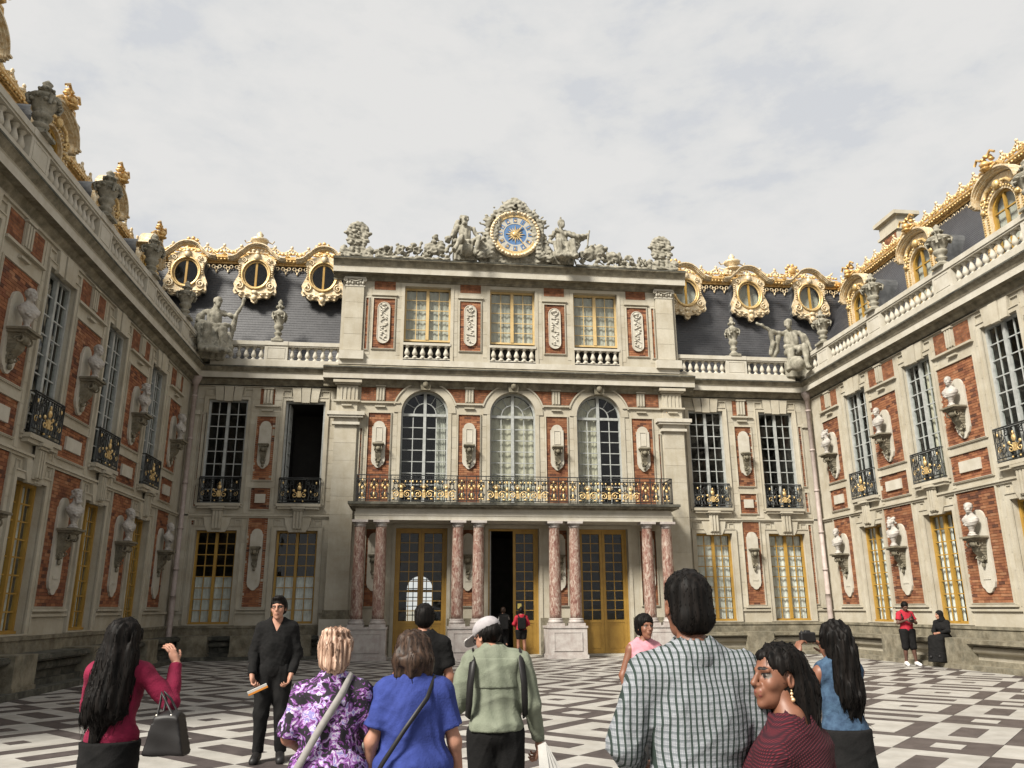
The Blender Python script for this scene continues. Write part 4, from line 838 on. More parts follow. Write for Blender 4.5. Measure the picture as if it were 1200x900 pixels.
def railing(parent, W, h, z0, y0, depth):
    r = MB(); g_ = MB(); t = .016
    for z in (z0+.05, z0+h-.14, z0+h): r.box(-W,W,y0-.02,y0+.02,z-.014,z+.014)
    for s in (-1, 1):
        for z in (z0+.05, z0+h-.14, z0+h): r.box(s*W-.02,s*W+.02,y0+.021,y0+depth,z-.014,z+.014)
        for k in range(7): r.box(s*W-.012,s*W+.012,y0+.12+.14*k,y0+.144+.14*k,z0,z0+h)
    # panels: narrow lyre bays and broad monogram bays, mirrored
    bays = []; x = -W
    plan = [('n',.44),('n',.40),('n',.40),('w',2.42),('n',.36),('n',.36),('n',.36),('w',2.36)]
    plan = plan+[('n',.36),('n',.36),('n',.36)]+[('w',2.42)]+[('n',.40),('n',.40),('n',.44)]
    tot = sum(p[1] for p in plan); k_ = 2*W/tot
    for ty, ww in plan: bays.append((ty, x, x+ww*k_)); x += ww*k_
    for ty, a, c in bays:
        r.box(a-.014,a+.014,y0-.021,y0+.021,z0,z0+h+.01); xm = (a+c)/2; w_ = c-a
        if ty == 'n':
            for s in (-1, 1):
                r.tube(spiral(xm+s*w_*.2,z0+.62,.09,1.2,90,s,12,y0), 0.0213, 4); r.tube(spiral(xm+s*w_*.2,z0+.25,.08,1.2,-90,-s,12,y0), 0.0213, 4); r.tube([(xm+s*w_*.28,y0,z0+.1),(xm+s*w_*.12,y0,z0+.45),(xm+s*w_*.3,y0,z0+.74)], .018, 4)
                g_.blob((xm+s*w_*.2,y0-.02,z0+.56), (.03,.02,.05), 0, 6, 4); g_.blob((xm+s*w_*.16,y0-.02,z0+.12), (.05,.02,.03), 0, 6, 4); g_.tube([(xm+s*.04,y0-.02,z0+.68),(xm+s*.12,y0-.02,z0+.60),(xm+s*.1,y0-.02,z0+.5)], .014, 4)
            g_.blob((xm,y0-.03,z0+.46), (.05,.03,.06), 0, 6, 4); g_.blob((xm,y0-.03,z0+.24), (.035,.03,.09), 0, 6, 4); g_.blob((xm,y0-.02,z0+.74), (.035,.02,.04), 0, 6, 4)
        else:
            for q in (-.34, 0, .34):
                cx = xm+q*w_; R_ = .068 if q else .062
                g_.blob((cx,y0-.05,z0+.50), (R_,.05,R_), 0, 10, 6); g_.box(cx-.055,cx+.055,y0-.05,y0-.02,z0+.14,z0+.32); g_.blob((cx,y0-.03,z0+.37), (.06,.03,.05))
                for k in range(9): an = R(10+20*k); g_.tube([(cx+.09*math.cos(an),y0-.03,z0+.50+.09*math.sin(an)),(cx+.15*math.cos(an),y0-.03,z0+.50+.15*math.sin(an))], .009, 3)
                for s in (-1, 1): g_.tube(spiral(cx+s*.20,z0+.26,.125,1.4,90,s,16,y0-.03), .02, 5); g_.blob((cx+s*.27,y0-.03,z0+.10), (.06,.02,.03), 0, 6, 4)
                for s in (-1, 1): g_.tube([(cx+s*.10,y0-.03,z0+.30),(cx+s*.2,y0-.03,z0+.40),(cx+s*.33,y0-.03,z0+.36)], .013, 4)
            for q in (-.17, .17):
                cx = xm+q*w_; g_.blob((cx,y0-.03,z0+.46), (.05,.04,.075), 0, 8, 5); g_.blob((cx,y0-.03,z0+.24), (.04,.03,.11), 0, 8, 5); g_.blob((cx,y0-.03,z0+.70), (.04,.03,.05), 0, 6, 4)
            n = int(w_/.12)
            for i in range(1, n): x_ = a+w_*i/n; r.tube([(x_,y0,z0+.05),(x_+.02*(-1)**i,y0,z0+.4),(x_,y0,z0+h-.14)], .015, 4); r.tube([(x_-.06,y0,z0+h-.14),(x_,y0,z0+h-.2),(x_+.06,y0,z0+h-.14)], .008, 3); r.tube([(x_-.04,y0,z0+h-.06),(x_,y0,z0+h-.1),(x_+.04,y0,z0+h-.06)], .012, 3)
            for q in (-.46,-.40,-.28,-.21,-.11,-.05,.05,.11,.21,.28,.40,.46):
                r.tube(spiral(xm+q*w_,z0+.42,.085,1.3,90,1 if q > 0 else -1,12,y0), 0.0163, 4); g_.blob((xm+q*w_,y0-.02,z0+.70), (.028,.018,.04), 0, 6, 4)
            for q in (-.42,-.26,-.08,.08,.26,.42):
                for s in (-1,1): r.tube(spiral(xm+q*w_+s*.05,z0+.66,.06,1.1,90,s,10,y0), 0.0200, 4)
    r.box(W-.014,W+.014,y0-.021,y0+.02,z0,z0+h+.01)
    rr = r.build('balcony_railing', 'iron_black', parent); tag(g_.build('gilded_ornament', 'gold_bright', rr), kind='stuff')
railing(po, 5.60, .92, 5.19, -.42, 1.0)
# ------------------------------------------------------------------ wings
def wing(rx, rot, bays, panels, xend0, xend1, label, narrow=None, roof_d=2.95, cornrev=False, cgs=True, peds=(), dormx=(), ridge_u=(), ridge_r=()):
    b = empty('palace_wing', (rx,20,0), rot, label=label, cat='building')
    holes = []
    for a in bays: holes += [(a-.70,a+.70,1.15,4.36),(a-.72,a+.72,5.30,9.18)]
    wall(b, xend0, xend1, 0, 10.56, holes)
    for i, a in enumerate(bays):
        bay_window(b, a, 1.44, 1.40, curtain_g='curtain', cr=(0,.58) if rx > 0 else (0,1), c1='shade_half' if (rx > 0 and i == 1) else None)
        for s in (-1, 1): quoins(b, *sorted((a+s*.85, a+s*1.0)))
        interior(b, a-1, a+1, .9, 4.7); interior(b, a-.718, a+.718, 5.302, 9.178, 2.2, .21)  # upper box starts just behind the glass, painting the reveal's shade near-black
    _bk['n'] = 0
    for i, (p, w_) in enumerate(panels): bay_panel(b, p, w_, solo=(i == 0))
    strings(b, xend0, xend1, gaps=[(a-.87, a+.87) for a in bays]); base_courses(b, xend0, xend1); cornice(b, xend0, xend1); balustrade(b, xend0, xend1, peds=peds)
    # window ledges at panel level, a lightly projecting band
    slate_roof(b, xend0-1.5, xend1+1.5, .6, 10.75, roof_d, 15.15)
    gold_ridge(b, xend0-1.4, xend1+1.4, roof_d-.05, 15.05, ridge_u, ridge_r)
    for d in dormx: arch_dormer(b, d, .75)
    return b
LB = (18.45-20, 22.1-20, 25.8-20, 14.75-20, 11.05-20); LP = [(16.55-20,1.55),(20.2-20,1.6),(23.95-20,1.55),(27.75-20,1.3),(12.85-20,1.6)]
lw = wing(-8.5, R(90), LB, LP, 9.2-20, 29.65-20, 'shaded left palace wing running towards the pavilion, its busts in shadow', peds=(23.6-20,19.85-20,16.1-20,12.4-20,27.3-20), dormx=(18.45-20,22.1-20,25.8-20,14.75-20,11.05-20))
RB = tuple(20-v for v in (18.72,22.5,26.2,15.0,11.2)); RP = [(20-v,w_) for v,w_ in ((20.72,1.65),(24.5,1.6),(28.05,1.2),(16.85,1.65),(13.1,1.6))]
rw = wing(15.6, R(-90), RB, RP, 20-29.65, 20-9.2, 'sunlit right palace wing with orange brick panels and gilded roof ridge', peds=tuple(20-v for v in (24.1,20.4,16.7,13.0,27.7)), dormx=tuple(20-v for v in (18.72,22.6,26.4,15.0,11.2)), roof_d=3.0)
for b, xx in ((rw, 20-28.2), (lw, 24.2-20)):
    m = MB(); y_ = 3.6 if b is rw else 3.4; m.box(xx-.62,xx+.62,y_,y_+.8,15.1,17.2); m.box(xx-.70,xx+.70,y_-.08,y_+.88,16.55,16.66); m.box(xx-.78,xx+.78,y_-.16,y_+.96,17.2,17.36); m.build('chimney', 'limestone', b); MB().box(xx-.5,xx+.5,y_-.012,y_+.1,15.2,16.5).build('chimney_brick', 'red_brick', b)
# drain pipes
def pipe(x, y, label):
    m = MB(); m.tube([(x,y,9.9),(x,y,2.1)], .085, 10); m.tube([(x,y,2.1),(x,y,1.9),(x,y-.02,1.0),(x,y-.02,.2),(x,y-.14,.12)], .10, 10)
    for z in (9.2,7.6,6.0,4.4,3.0): m.lathe([(.105,-.04),(.105,.04)], (x,y,z), 10)
    m.lathe([(.09,-.25),(.2,.02),(.22,.12)], (x,y,9.85), 8)
    tag(m.build('drainpipe', 'pipe_pink'), label, 'drainpipe')
pipe(-8.32, 29.35, 'pinkish drainpipe in the shaded left corner of the court'); pipe(15.40, 29.35, 'pinkish drainpipe in the sunlit right corner of the court')
# ------------------------------------------------------------------ stone benches round the court
def bench(name, pts, label, dark, blocks, cat='stone bench'):
    """pts: start and end of the wall line in plan, wall on the left hand of the direction; blocks: distances of pedestal blocks"""
    (xa,ya),(xb,yb) = pts; L = math.hypot(xb-xa, yb-ya); r = math.atan2(yb-ya, xb-xa); b = empty(name, (xa,ya,0), r, label=label, cat=cat)
    ms, mb = ('limestone_black','limestone_black') if dark else ('limestone_weathered_shade','limestone')  # dark benches take the blackish stone, the rest paler stone
    m = MB(); m.box(0,L,-.62,.02,.62,.76); m.box(0,L,-.66,.0,.66,.73); m.build('seat_slab', ms, b)
    m = MB()
    for i in range(max(1, int(L/1.5))): q = L/max(1,int(L/1.5)); m.box(i*q+.006,(i+1)*q-.006,-.36,0,.12,.62)
    m.tube([(0,-.40,.50),(L,-.40,.50)], .10, 8); m.build('seat_support', mb, b)
    m = MB(); m.box(0,L,-.86,-.0,0,.12); m.box(0,L,-.50,.0,.12,.24); m.build('kerb_step', ms, b)
    for d in blocks:
        m = MB(); m.box(d-.48,d+.48,-.74,-.0,.121,.79); m.box(d-.50,d+.50,-.77,-.0,.12,.2); m.build('bench_block', 'limestone_weathered_shade', b)
bench('stone_bench', ((15.48,28.6),(15.48,13.0)), 'weathered stone bench along the foot of the right wing', False, (4.1,7.1,11.2,14.8))
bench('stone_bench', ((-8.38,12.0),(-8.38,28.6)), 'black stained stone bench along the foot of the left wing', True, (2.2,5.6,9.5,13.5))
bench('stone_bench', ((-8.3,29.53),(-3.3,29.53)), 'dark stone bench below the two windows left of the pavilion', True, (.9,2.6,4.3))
bench('stone_bench', ((10.3,29.53),(15.4,29.53)), 'stone bench below the two windows right of the pavilion', False, (2.1,))
# ------------------------------------------------------------------ figures: shared anatomy for statues, busts and people
V3 = lambda *a: np.array(a, float)
def xf(prims, M=None, t=(0,0,0), s=1.):
    M = np.eye(3) if M is None else M; t = np.array(t, float); o = []
    for p in prims:
        q = dict(p); q['k'] = p['k']*s
        if p['t'] == 'c': q['a'] = M@(p['a']*s)+t; q['b'] = M@(p['b']*s)+t; q['r1'] = p['r1']*s; q['r2'] = p['r2']*s
        else:
            q['c'] = M@(p['c']*s)+t; q['rot'] = M if p['rot'] is None else M@p['rot']
            if p['t'] == 'e': q['r'] = p['r']*s
            else: q['h'] = p['h']*s; q['rd'] = p['rd']*s
        o.append(q)
    return o
def headprims(m=(0,1,2,3), neck=True, fem=False, smile=0.):   # materials: skin, lips, brows/iris, eye white
    S, Lp, D, Wt = m; j = .9 if fem else 1.
    P = [ell((0,-.012,.03),(.075,.094,.086),.03,S), ell((0,.034,-.028),(.056*j,.057,.084),.03,S), ell((0,.046,-.080),(.042*j,.045,.034),.025,S), ell((0,.080,-.100),(.018*j,.017,.015),.02,S)]
    for s in (-1, 1):
        P += [ell((s*.037,.062,-.022),(.019,.020,.020),.025,S), cap((s*.010,.088,.031),(s*.044,.078,.029),.008,.007,.015,S), ell((s*.0765,-.006,-.008),(.009,.017,.029),.008,S), ell((s*.081,-.008,-.005),(.006,.010,.018),.005,S,op='-')]
    P += [cap((0,.085,.026),(0,.116,-.020),.008,.0125,.012,S), ell((0,.094,-.052),(.026,.014,.022),.018,S)]
    for s in (-1, 1): P += [ell((s*.012,.100,-.026),(.0085,.010,.008),.008,S), ell((s*.031,.098,.010),(.018,.016,.010),.014,S,op='-'), ell((s*.031,.0705,.010),(.0135,.0135,.0085),.003,Wt), ell((s*.031,.0812,.010),(.0062,.005,.0062),.001,D), cap((s*.014,.0935,.034),(s*.046,.0815,.035),.0045,.003,.003,D), cap((s*.018,.0835,.0195),(s*.045,.077,.0175),.003,.002,.002,D)]
    P += [cap((-.021,.0985,-.0555+smile*.004),(0,.106,-.0535),.0035,.0045,.004,Lp), cap((.021,.0985,-.0555+smile*.004),(0,.106,-.0535),.0035,.0045,.004,Lp), cap((-.016,.0985,-.0635),(.016,.0985,-.0635),.005,.005,.004,Lp)]
    if neck: P += [cap((0,-.022,-.05),(0,-.030,-.17),.052 if not fem else .045,.058 if not fem else .050,.03,S)]
    return P
def handprims(wr, d, n, side, curl=.5, s=1., m=0, spread=.1):
    """wr wrist, d pointing direction, n palm normal, side +1 when the thumb lies on d x n side"""
    d = V3(*d)/np.linalg.norm(d); n = V3(*n); n = n-d*(n@d); n /= np.linalg.norm(n); l = np.cross(d, n)*side
    M = np.stack([l, d, n], 1); wr = V3(*wr); P = [ell(wr+d*.048*s, (.040*s,.052*s,.017*s), .012, m, M), cap(wr-d*.02*s, wr+d*.03*s, .027*s, .024*s, .02, m)]
    for i, (o, L_) in enumerate(((.030,.95),(.010,1.05),(-.011,1.0),(-.031,.80))):
        p = wr+d*.088*s+l*o*s; a = 0.; c = curl*(1+.12*i)
        for seg, (ln, r) in enumerate(((.040,.0092),(.027,.0085),(.021,.0075))):
            a += c*(.7 if seg == 0 else .9); v = d*math.cos(a)+n*math.sin(a)+l*(spread*(1.5-i)*.25); q = p+v*ln*L_*s; P.append(cap(p, q, r*s, r*s*.92, .004, m)); p = q
    p = wr+d*.022*s+l*.030*s; v = d*.62+l*.75+n*.25
    for ln, r in ((.038,.0125),(.030,.0105),(.024,.0092)): v = v/np.linalg.norm(v); q = p+v*ln*s; P.append(cap(p, q, r*s, r*s*.9, .008, m)); p = q; v = v+d*.35+n*.25*curl
    return P
J0 = dict(pel=(0,0,.96), neck=(0,-.01,1.455), head=(0,.025,1.620), shL=(-.163,-.01,1.400), shR=(.163,-.01,1.400), elL=(-.210,-.03,1.12), elR=(.210,-.03,1.12), wrL=(-.235,.06,.87), wrR=(.235,.06,.87),
          hipL=(-.09,0,.93), hipR=(.09,0,.93), knL=(-.11,.02,.50), knR=(.11,.02,.50), anL=(-.12,-.03,.09), anR=(.12,-.03,.09), toL=(-.14,.13,.03), toR=(.14,.13,.03), hyaw=0, hpitch=0, hroll=0)
def pose(**k): J = dict(J0); J.update(k); return {a: (V3(*b) if hasattr(b, '__len__') else b) for a, b in J.items()}
def tframe(J):
    up = J['neck']-J['pel']; up /= np.linalg.norm(up); lat = J['shR']-J['shL']; lat = lat-up*(lat@up); lat /= np.linalg.norm(lat); return np.stack([lat, np.cross(up, lat), up], 1)
def torso(J, g=1., inf=0., m=0, fem=False, bust=None, belly=0.):
    T = tframe(J); A, B_ = J['pel'], J['neck']; q = lambda t, y=0: A+(B_-A)*t+T[:,1]*y; i = inf; sh = .9 if fem else 1.
    P = [ell(q(.64,.0),(.150*g*sh+i,.102*g+i,.18+i),.05,m,T), ell(q(.35,.01+belly*.3),((.125 if fem else .135)*g+i,.098*g+i+belly,.15+i),.06,m,T), ell(q(.02,-.012),((.168 if fem else .150)*g+i,.115*g+i,.125+i),.06,m,T),
         cap(J['shL']*1.,J['shR']*1.,.048+i,.048+i,.05,m), cap(q(1.04,-.015),J['shL']+V3(.05,0,.014),.045+i,.046+i,.05,m), cap(q(1.04,-.015),J['shR']+V3(-.05,0,.014),.045+i,.046+i,.05,m)]
    if fem:
        for s in (-1, 1): P.append(ell(q(.62,.085*g)+T[:,0]*s*.075*g,(.065*g+i,.06+i,.065+i),.05,m,T))
    return P
def arms(J, inf=0., m=0, sides='LR', up=1., lo=1., flat=True, g=1., ki=0.):
    P = []
    for s in sides:
        a, e, w_ = J['sh'+s], J['el'+s], J['wr'+s]; r = .046*g+inf
        if up > 0: P.append(cap(a, a+(e-a)*up, r+.004, .041*g+inf+ki, .03, m, flat=flat and lo <= 0))
        if lo > 0: P.append(cap(e, e+(w_-e)*lo, .041*g+inf, .027+inf*.9, .03, m, flat=flat and lo < .99))
    return P
def legs(J, inf=0., m=0, g=1., lo=1., up=1., foot=True, shoe=0.):
    P = []
    for s in 'LR':
        h, k_, a, t = J['hip'+s], J['kn'+s], J['an'+s], J['to'+s]
        P.append(cap(h, h+(k_-h)*up, .088*g+inf, .056+inf, .04, m, flat=up < .99))
        if lo > 0: P += [cap(k_, k_+(a-k_)*lo, .056+inf, .038+inf, .03, m, flat=lo < .99)]
        if lo > 0 and inf < .01: P.append(ell(k_+(a-k_)*.3-V3(0,.018,0),(.045,.05,.11),.04,m))
        if foot: P += [cap(a, t, .036+shoe, .030+shoe, .03, m), cap(a-V3(0,.035,.04), t, .032+shoe, .028+shoe, .03, m)]
    return P
def hmat(J):
    return np.array(Matrix.Rotation(R(J['hyaw']), 3, 'Z')@Matrix.Rotation(R(J['hpitch']), 3, 'X')@Matrix.Rotation(R(J['hroll']), 3, 'Y'))
# ------------------------------------------------------------------ sculpture on the building
stn = wob(.009, 30, 3); stn2 = wob(.05, 11, 5)
def sculpt(name, prims, vox, loc, rz, label, cat, mt='sculpture_stone', s=1., noise=stn, group=None, clips=(), mir=False):
    V, Q, m = solid(prims, vox, noise, clips)
    if mir: V = V*np.array([-1.,1.,1.]); Q = Q[:,::-1]
    me = qmesh(name, [(V*s, Q, m*0)], mt); o = link(name, me, None, loc, None, rz); return tag(o, label, cat, group)
def bust_mesh(kind):
    P = [ell((0,0,.035),(.135,.135,.04),.01), ell((0,0,.09),(.10,.10,.03),.01), cap((0,0,.10),(0,0,.24),.05,.075,.03), ell((0,-.01,.44),(.215,.12,.15),.06), ell((-.15,-.015,.47),(.085,.085,.085),.07), ell((.15,-.015,.47),(.085,.085,.085),.07), ell((0,.045,.40),(.15,.10,.13),.06), cap((0,.0,.36),(0,0,.22),.13,.055,.06), cap((-.10,-.02,.56),(0,-.03,.66),.06,.05,.06), cap((.10,-.02,.56),(0,-.03,.66),.06,.05,.06)]
    H_ = headprims((0,0,0,0), True); yaw = {'bald':12,'curly':-15,'veiled':5}[kind]
    if kind == 'curly':
        rg = random.Random(4); H_ += [ell((rg.uniform(-.07,.07),rg.uniform(-.09,.05),rg.uniform(.04,.115)),(.03,.03,.028),.012) for _ in range(34)]+[ell((rg.uniform(-.04,.04),.075+rg.uniform(-.01,.02),-.09-rg.uniform(0,.05)),(.022,.02,.025),.012) for _ in range(14)]+[ell((s*.078,-.02-.03*k,.03-.03*k),(.025,.028,.028),.012) for s in (-1,1) for k in range(3)]
    if kind == 'veiled': H_ += [ell((0,-.035,.045),(.088,.10,.085),.02), ell((0,-.10,.06),(.04,.045,.04),.02), cap((-.07,0,.07),(.07,0,.07),.02,.02,.02)]
    P += xf(H_, rotm('Z', yaw), (0,.01,.81), 1.30)
    for a, b, r in (((-.20,.03,.50),(.12,.13,.34),.03),((-.18,.05,.44),(.08,.14,.30),.025),((.19,.03,.50),(.03,.13,.38),.025),((-.18,.0,.54),(-.03,.10,.50),.03)): P.append(cap(a, b, r, r*.8, .02))
    P.append(bxs((0,0,.12),(.5,.5,.09),.03,op='-')) if 0 else None
    V, Q, m = solid(P, .0125, wob(.004, 40, 2)); V = V*.97; return qmesh('bust', [(V, Q, m)], 'marble_white')
BUST = {k: bust_mesh(k) for k in ('bald','curly','veiled')}
def bust(kind, wing_, y, z, rz, label):
    x = -8.5+.31 if wing_ == 'L' else 15.6-.31; tag(link('marble_bust', BUST[kind], None, (x,y,z), None, rz), label, 'bust', 'marble busts on wall brackets')
Rz, Lz = R(100), R(-100)
bust('bald', 'R', 20.72, 7.2, R(112), 'pale bald marble bust, upper floor of the right wing, the one nearest the right edge')
bust('bald', 'R', 24.5, 7.2, R(100), 'pale bald marble bust between the second and third upper windows of the right wing')
bust('curly', 'R', 28.05, 7.2, R(95), 'curly bearded marble bust in the upper right corner beside the pink drainpipe')
bust('veiled', 'R', 20.72, 3.5, R(112), 'white marble bust with bound hair, ground floor of the right wing, nearest the right edge')
bust('curly', 'R', 24.5, 3.5, R(105), 'curly marble bust above the man in red on the ground floor of the right wing')
bust('bald', 'R', 28.05, 3.5, R(105), 'small bald marble bust on ground floor bracket beside the right drainpipe')
bust('veiled', 'L', 16.55, 7.2, R(-120), 'marble bust with bound hair high on the left wing, cut by the left edge')
bust('bald', 'L', 20.2, 7.2, R(-115), 'bald marble bust on the shaded left wing, second from the left edge upstairs')
bust('curly', 'L', 23.95, 7.2, R(-110), 'curly bearded bust on the shaded left wing, third along the upper floor')
bust('veiled', 'L', 27.75, 7.2, R(-105), 'marble bust on the left wing upstairs, next to the left drainpipe')
bust('curly', 'L', 20.2, 3.5, R(-115), 'curly marble bust on the ground floor of the left wing nearest the left edge')
bust('veiled', 'L', 23.95, 3.5, R(-110), 'bust with bound hair on the left wing ground floor, middle of three')
bust('bald', 'L', 27.75, 3.5, R(-105), 'bald bust on the left wing ground floor beside the left drainpipe')
m = MB(); m.box(-.22,.22,-.22,.22,0,.09); m.lathe([(.19,.09),(.20,.13),(.12,.20),(.09,.27),(.15,.33),(.15,.39),(.09,.44),(.14,.52),(.18,.60),(.18,.68),(.14,.73),(.19,.84),(.25,1.06),(.29,1.14),(.29,1.20),(.17,1.27),(.09,1.34),(.08,1.40),(.14,1.48),(.09,1.55),(.07,1.60),(.10,1.66),(.02,1.78)], (0,0,0), 14)
for k in range(12): a = 2*math.pi*k/12; m.blob((.27*math.cos(a),.27*math.sin(a),1.08-.08*abs(math.sin(a*2))), (.055,.055,.05), 0, 6, 4)
for k in range(4): a = math.pi/4+math.pi*k/2; m.tube([(.28*math.cos(a),.28*math.sin(a),1.2),(.33*math.cos(a),.33*math.sin(a),1.1),(.27*math.cos(a),.27*math.sin(a),.9)], .035, 5)
for k in range(8): a = 2*math.pi*k/8; m.blob((.13*math.cos(a),.13*math.sin(a),1.46), (.04,.04,.05), 0, 6, 4)
URN = m.mesh('stone_urn', 'sculpture_stone')
def urn(x, y, label, s=.80): tag(link('stone_urn', URN, None, (x,y,11.455), (1.12,1.12,s) if s < .9 else (s,s,s)), label, 'urn', 'stone urns on the roof balustrades')
urn(-5.55, 29.58, 'slender stone urn midway along the balustrade left of the pavilion', .98); urn(12.6, 29.58, 'slender stone urn midway along the balustrade right of the pavilion', .98)
for y, t in ((16.1,'stone urn on left wing balustrade by the first gilded dormer, nearest the left edge'),(19.85,'stone urn on left wing balustrade before the second gilded dormer'),(23.6,'stone urn on left wing balustrade before the third gilded dormer'),(27.3,'stone urn on left wing balustrade just behind the corner statue')): urn(-8.38, y, t)
for y, t in ((16.7,'stone urn at the top right edge on the right wing balustrade'),(20.4,'stone urn on right wing balustrade between the two largest dormers'),(24.1,'stone urn on right wing balustrade beside the second dormer from the corner'),(27.7,'stone urn on right wing balustrade just behind the corner statue')): urn(15.48, y, t)
def robe(P, pts, r):
    for a, b in zip(pts[:-1], pts[1:]): P.append(cap(a, b, r, r*.85, .03))
# corner statue left: seated, draped, one arm raised
J = pose(pel=(0,0,.62), neck=(.03,.02,1.12), head=(.05,.05,1.31), shL=(-.17,0,1.07), shR=(.20,.02,1.08), elR=(.42,.12,1.02), wrR=(.54,.14,1.30), elL=(-.30,.05,.85), wrL=(-.22,.25,.70), hipL=(-.10,.05,.60), hipR=(.10,.05,.60), knL=(-.14,.42,.62), knR=(.16,.44,.58), anL=(-.10,.45,.15), anR=(.20,.5,.15), toL=(-.12,.6,.08), toR=(.22,.65,.08), hyaw=-25)
P = torso(J, 1.05, .0)+arms(J)+legs(J, .03)+xf(headprims((0,)*4), hmat(J), J['head'])+[ell((.05,.02,1.36),(.085,.095,.07),.02), cap((.54,.14,1.30),(.56,.15,1.42),.035,.05,.02), bxs((0,-.08,.20),(.26,.22,.18),.05), ell((.0,.2,.42),(.22,.20,.14),.06)]
for k in range(7): P.append(cap((-.28+.1*k,.2,.70-.02*k),(-.22+.09*k,.50,.12),.06,.07,.03))
robe(P, [(-.25,0,.95),(-.3,-.1,.6),(-.35,0,.2)], .09); robe(P, [(-.2,.14,.78),(.05,.2,.72),(.28,.12,.8)], .06); robe(P, [(.42,.1,1.0),(.40,.05,.75),(.34,.1,.4)], .05)
sculpt('corner_statue', P, .016, (-7.95,29.4,10.56), R(200), 'seated draped stone statue with raised arm on the left roof corner', 'statue', s=1.8, mir=True)
J = pose(pel=(0,0,.62), neck=(-.04,.03,1.12), head=(-.06,.1,1.27), shL=(-.20,0,1.08), shR=(.16,.02,1.06), elL=(-.46,.1,1.12), wrL=(-.66,.2,1.24), elR=(.33,.0,.90), wrR=(.38,.1,.62), hipL=(-.10,.05,.60), hipR=(.10,.05,.60), knL=(-.12,.40,.52), knR=(.18,.40,.60), anL=(-.22,.44,.10), anR=(.18,.46,.15), toL=(-.26,.6,.06), toR=(.2,.62,.08), hyaw=30, hpitch=-15)
P = torso(J, 1.08)+arms(J)+legs(J, .02)+xf(headprims((0,)*4), hmat(J), J['head'])+[ell((-.06,.08,1.33),(.085,.09,.07),.02), cap((-.66,.2,1.24),(-.78,.24,1.28),.035,.03,.02), bxs((.05,-.10,.20),(.26,.20,.18),.05), ell((-.05,.5,.20),(.17,.14,.17),.04)]
robe(P, [(-.46,.08,1.08),(-.42,.02,.85),(-.50,.05,.6)], .06); robe(P, [(-.3,.0,1.0),(-.35,-.05,.7),(-.44,.0,.55)], .07); robe(P, [(-.16,.14,.72),(.05,.2,.66),(.26,.12,.74)], .06); robe(P, [(.25,.0,1.0),(.34,-.1,.6),(.36,-.05,.2)], .08)
sculpt('corner_statue', P, .016, (15.05,29.4,10.56), R(165), 'leaning stone statue stretching one arm out over the balustrade, right roof corner', 'statue', s=1.8, mir=True)
# seated giants beside the clock
J = pose(pel=(0,0,.50), neck=(.04,.03,1.02), head=(.05,.08,1.20), shL=(-.21,0,.98), shR=(.24,.02,.98), elL=(-.34,.02,.70), wrL=(-.38,.25,.56), elR=(.36,.05,.72), wrR=(.40,.22,.62), hipL=(-.10,.05,.48), hipR=(.10,.05,.48), knL=(-.30,.42,.54), knR=(.16,.46,.50), anL=(-.20,.46,.08), anR=(.34,.5,.10), toL=(-.26,.62,.05), toR=(.40,.65,.06), hyaw=-10)
P = torso(J, 1.15)+arms(J, .012)+legs(J, .01)+xf(headprims((0,)*4), hmat(J), J['head'])+[bxs((0,-.10,.20),(.30,.20,.18),.05), ell((0,.2,.26),(.24,.18,.18),.06)]
rg = random.Random(5)
P += [ell(J['head']+V3(rg.uniform(-.09,.09), rg.uniform(-.09,.02), rg.uniform(-.02,.10)), (.04,.04,.04), .015) for _ in range(22)]+[ell(J['head']+V3(rg.uniform(-.04,.04), .09, -.10-rg.uniform(0,.06)), (.035,.03,.04), .015) for _ in range(10)]
robe(P, [(.2,-.05,1.15),(.28,-.1,.9),(.3,-.1,.5)], .09); robe(P, [(-.3,.2,.56),(0,.24,.48),(.3,.2,.5)], .07)
sculpt('reclining_statue', P, .017, (1.55,28.95,14.84), R(184), 'bearded bare chested stone giant seated left of the blue clock', 'statue', s=1.50)
J = pose(pel=(0,0,.50), neck=(-.02,.03,1.02), head=(-.02,.07,1.20), shL=(-.20,0,.98), shR=(.20,.02,.98), elL=(-.34,.02,.72), wrL=(-.30,.25,.56), elR=(.48,.08,.86), wrR=(.70,.12,.92), hipL=(-.10,.05,.48), hipR=(.10,.05,.48), knL=(-.16,.42,.52), knR=(.20,.44,.52), anL=(-.14,.45,.1), anR=(.24,.5,.10), toL=(-.14,.6,.06), toR=(.28,.65,.06), hyaw=-30)
P = torso(J, 1.1)+arms(J, .012)+legs(J, .03)+xf(headprims((0,)*4), hmat(J), J['head'])+[ell((-.02,.05,1.27),(.095,.11,.08),.01), cap((-.02,-.06,1.33),(-.02,.08,1.37),.025,.02,.01), ell((-.02,.03,1.42),(.02,.05,.035),.01), cap((.74,.14,1.02),(.66,.1,.50),.028,.022,.01), bxs((0,-.10,.20),(.30,.20,.18),.05), ell((0,.2,.26),(.22,.18,.18),.06)]
robe(P, [(-.15,.1,1.02),(.1,.14,.88),(.46,.06,.84)], .055); robe(P, [(.2,.04,.96),(.45,0,.76),(.66,.05,.86)], .05); robe(P, [(.4,0,.8),(.42,0,.6),(.36,.1,.45)], .06)
for k in range(6): P.append(cap((-.22+.1*k,.2,.60),(-.2+.1*k,.48,.10),.055,.06,.03))
sculpt('reclining_statue', P, .017, (5.45,28.95,14.84), R(180), 'helmeted robed stone figure holding a staff, seated right of the blue clock', 'statue', s=1.50, mir=True)
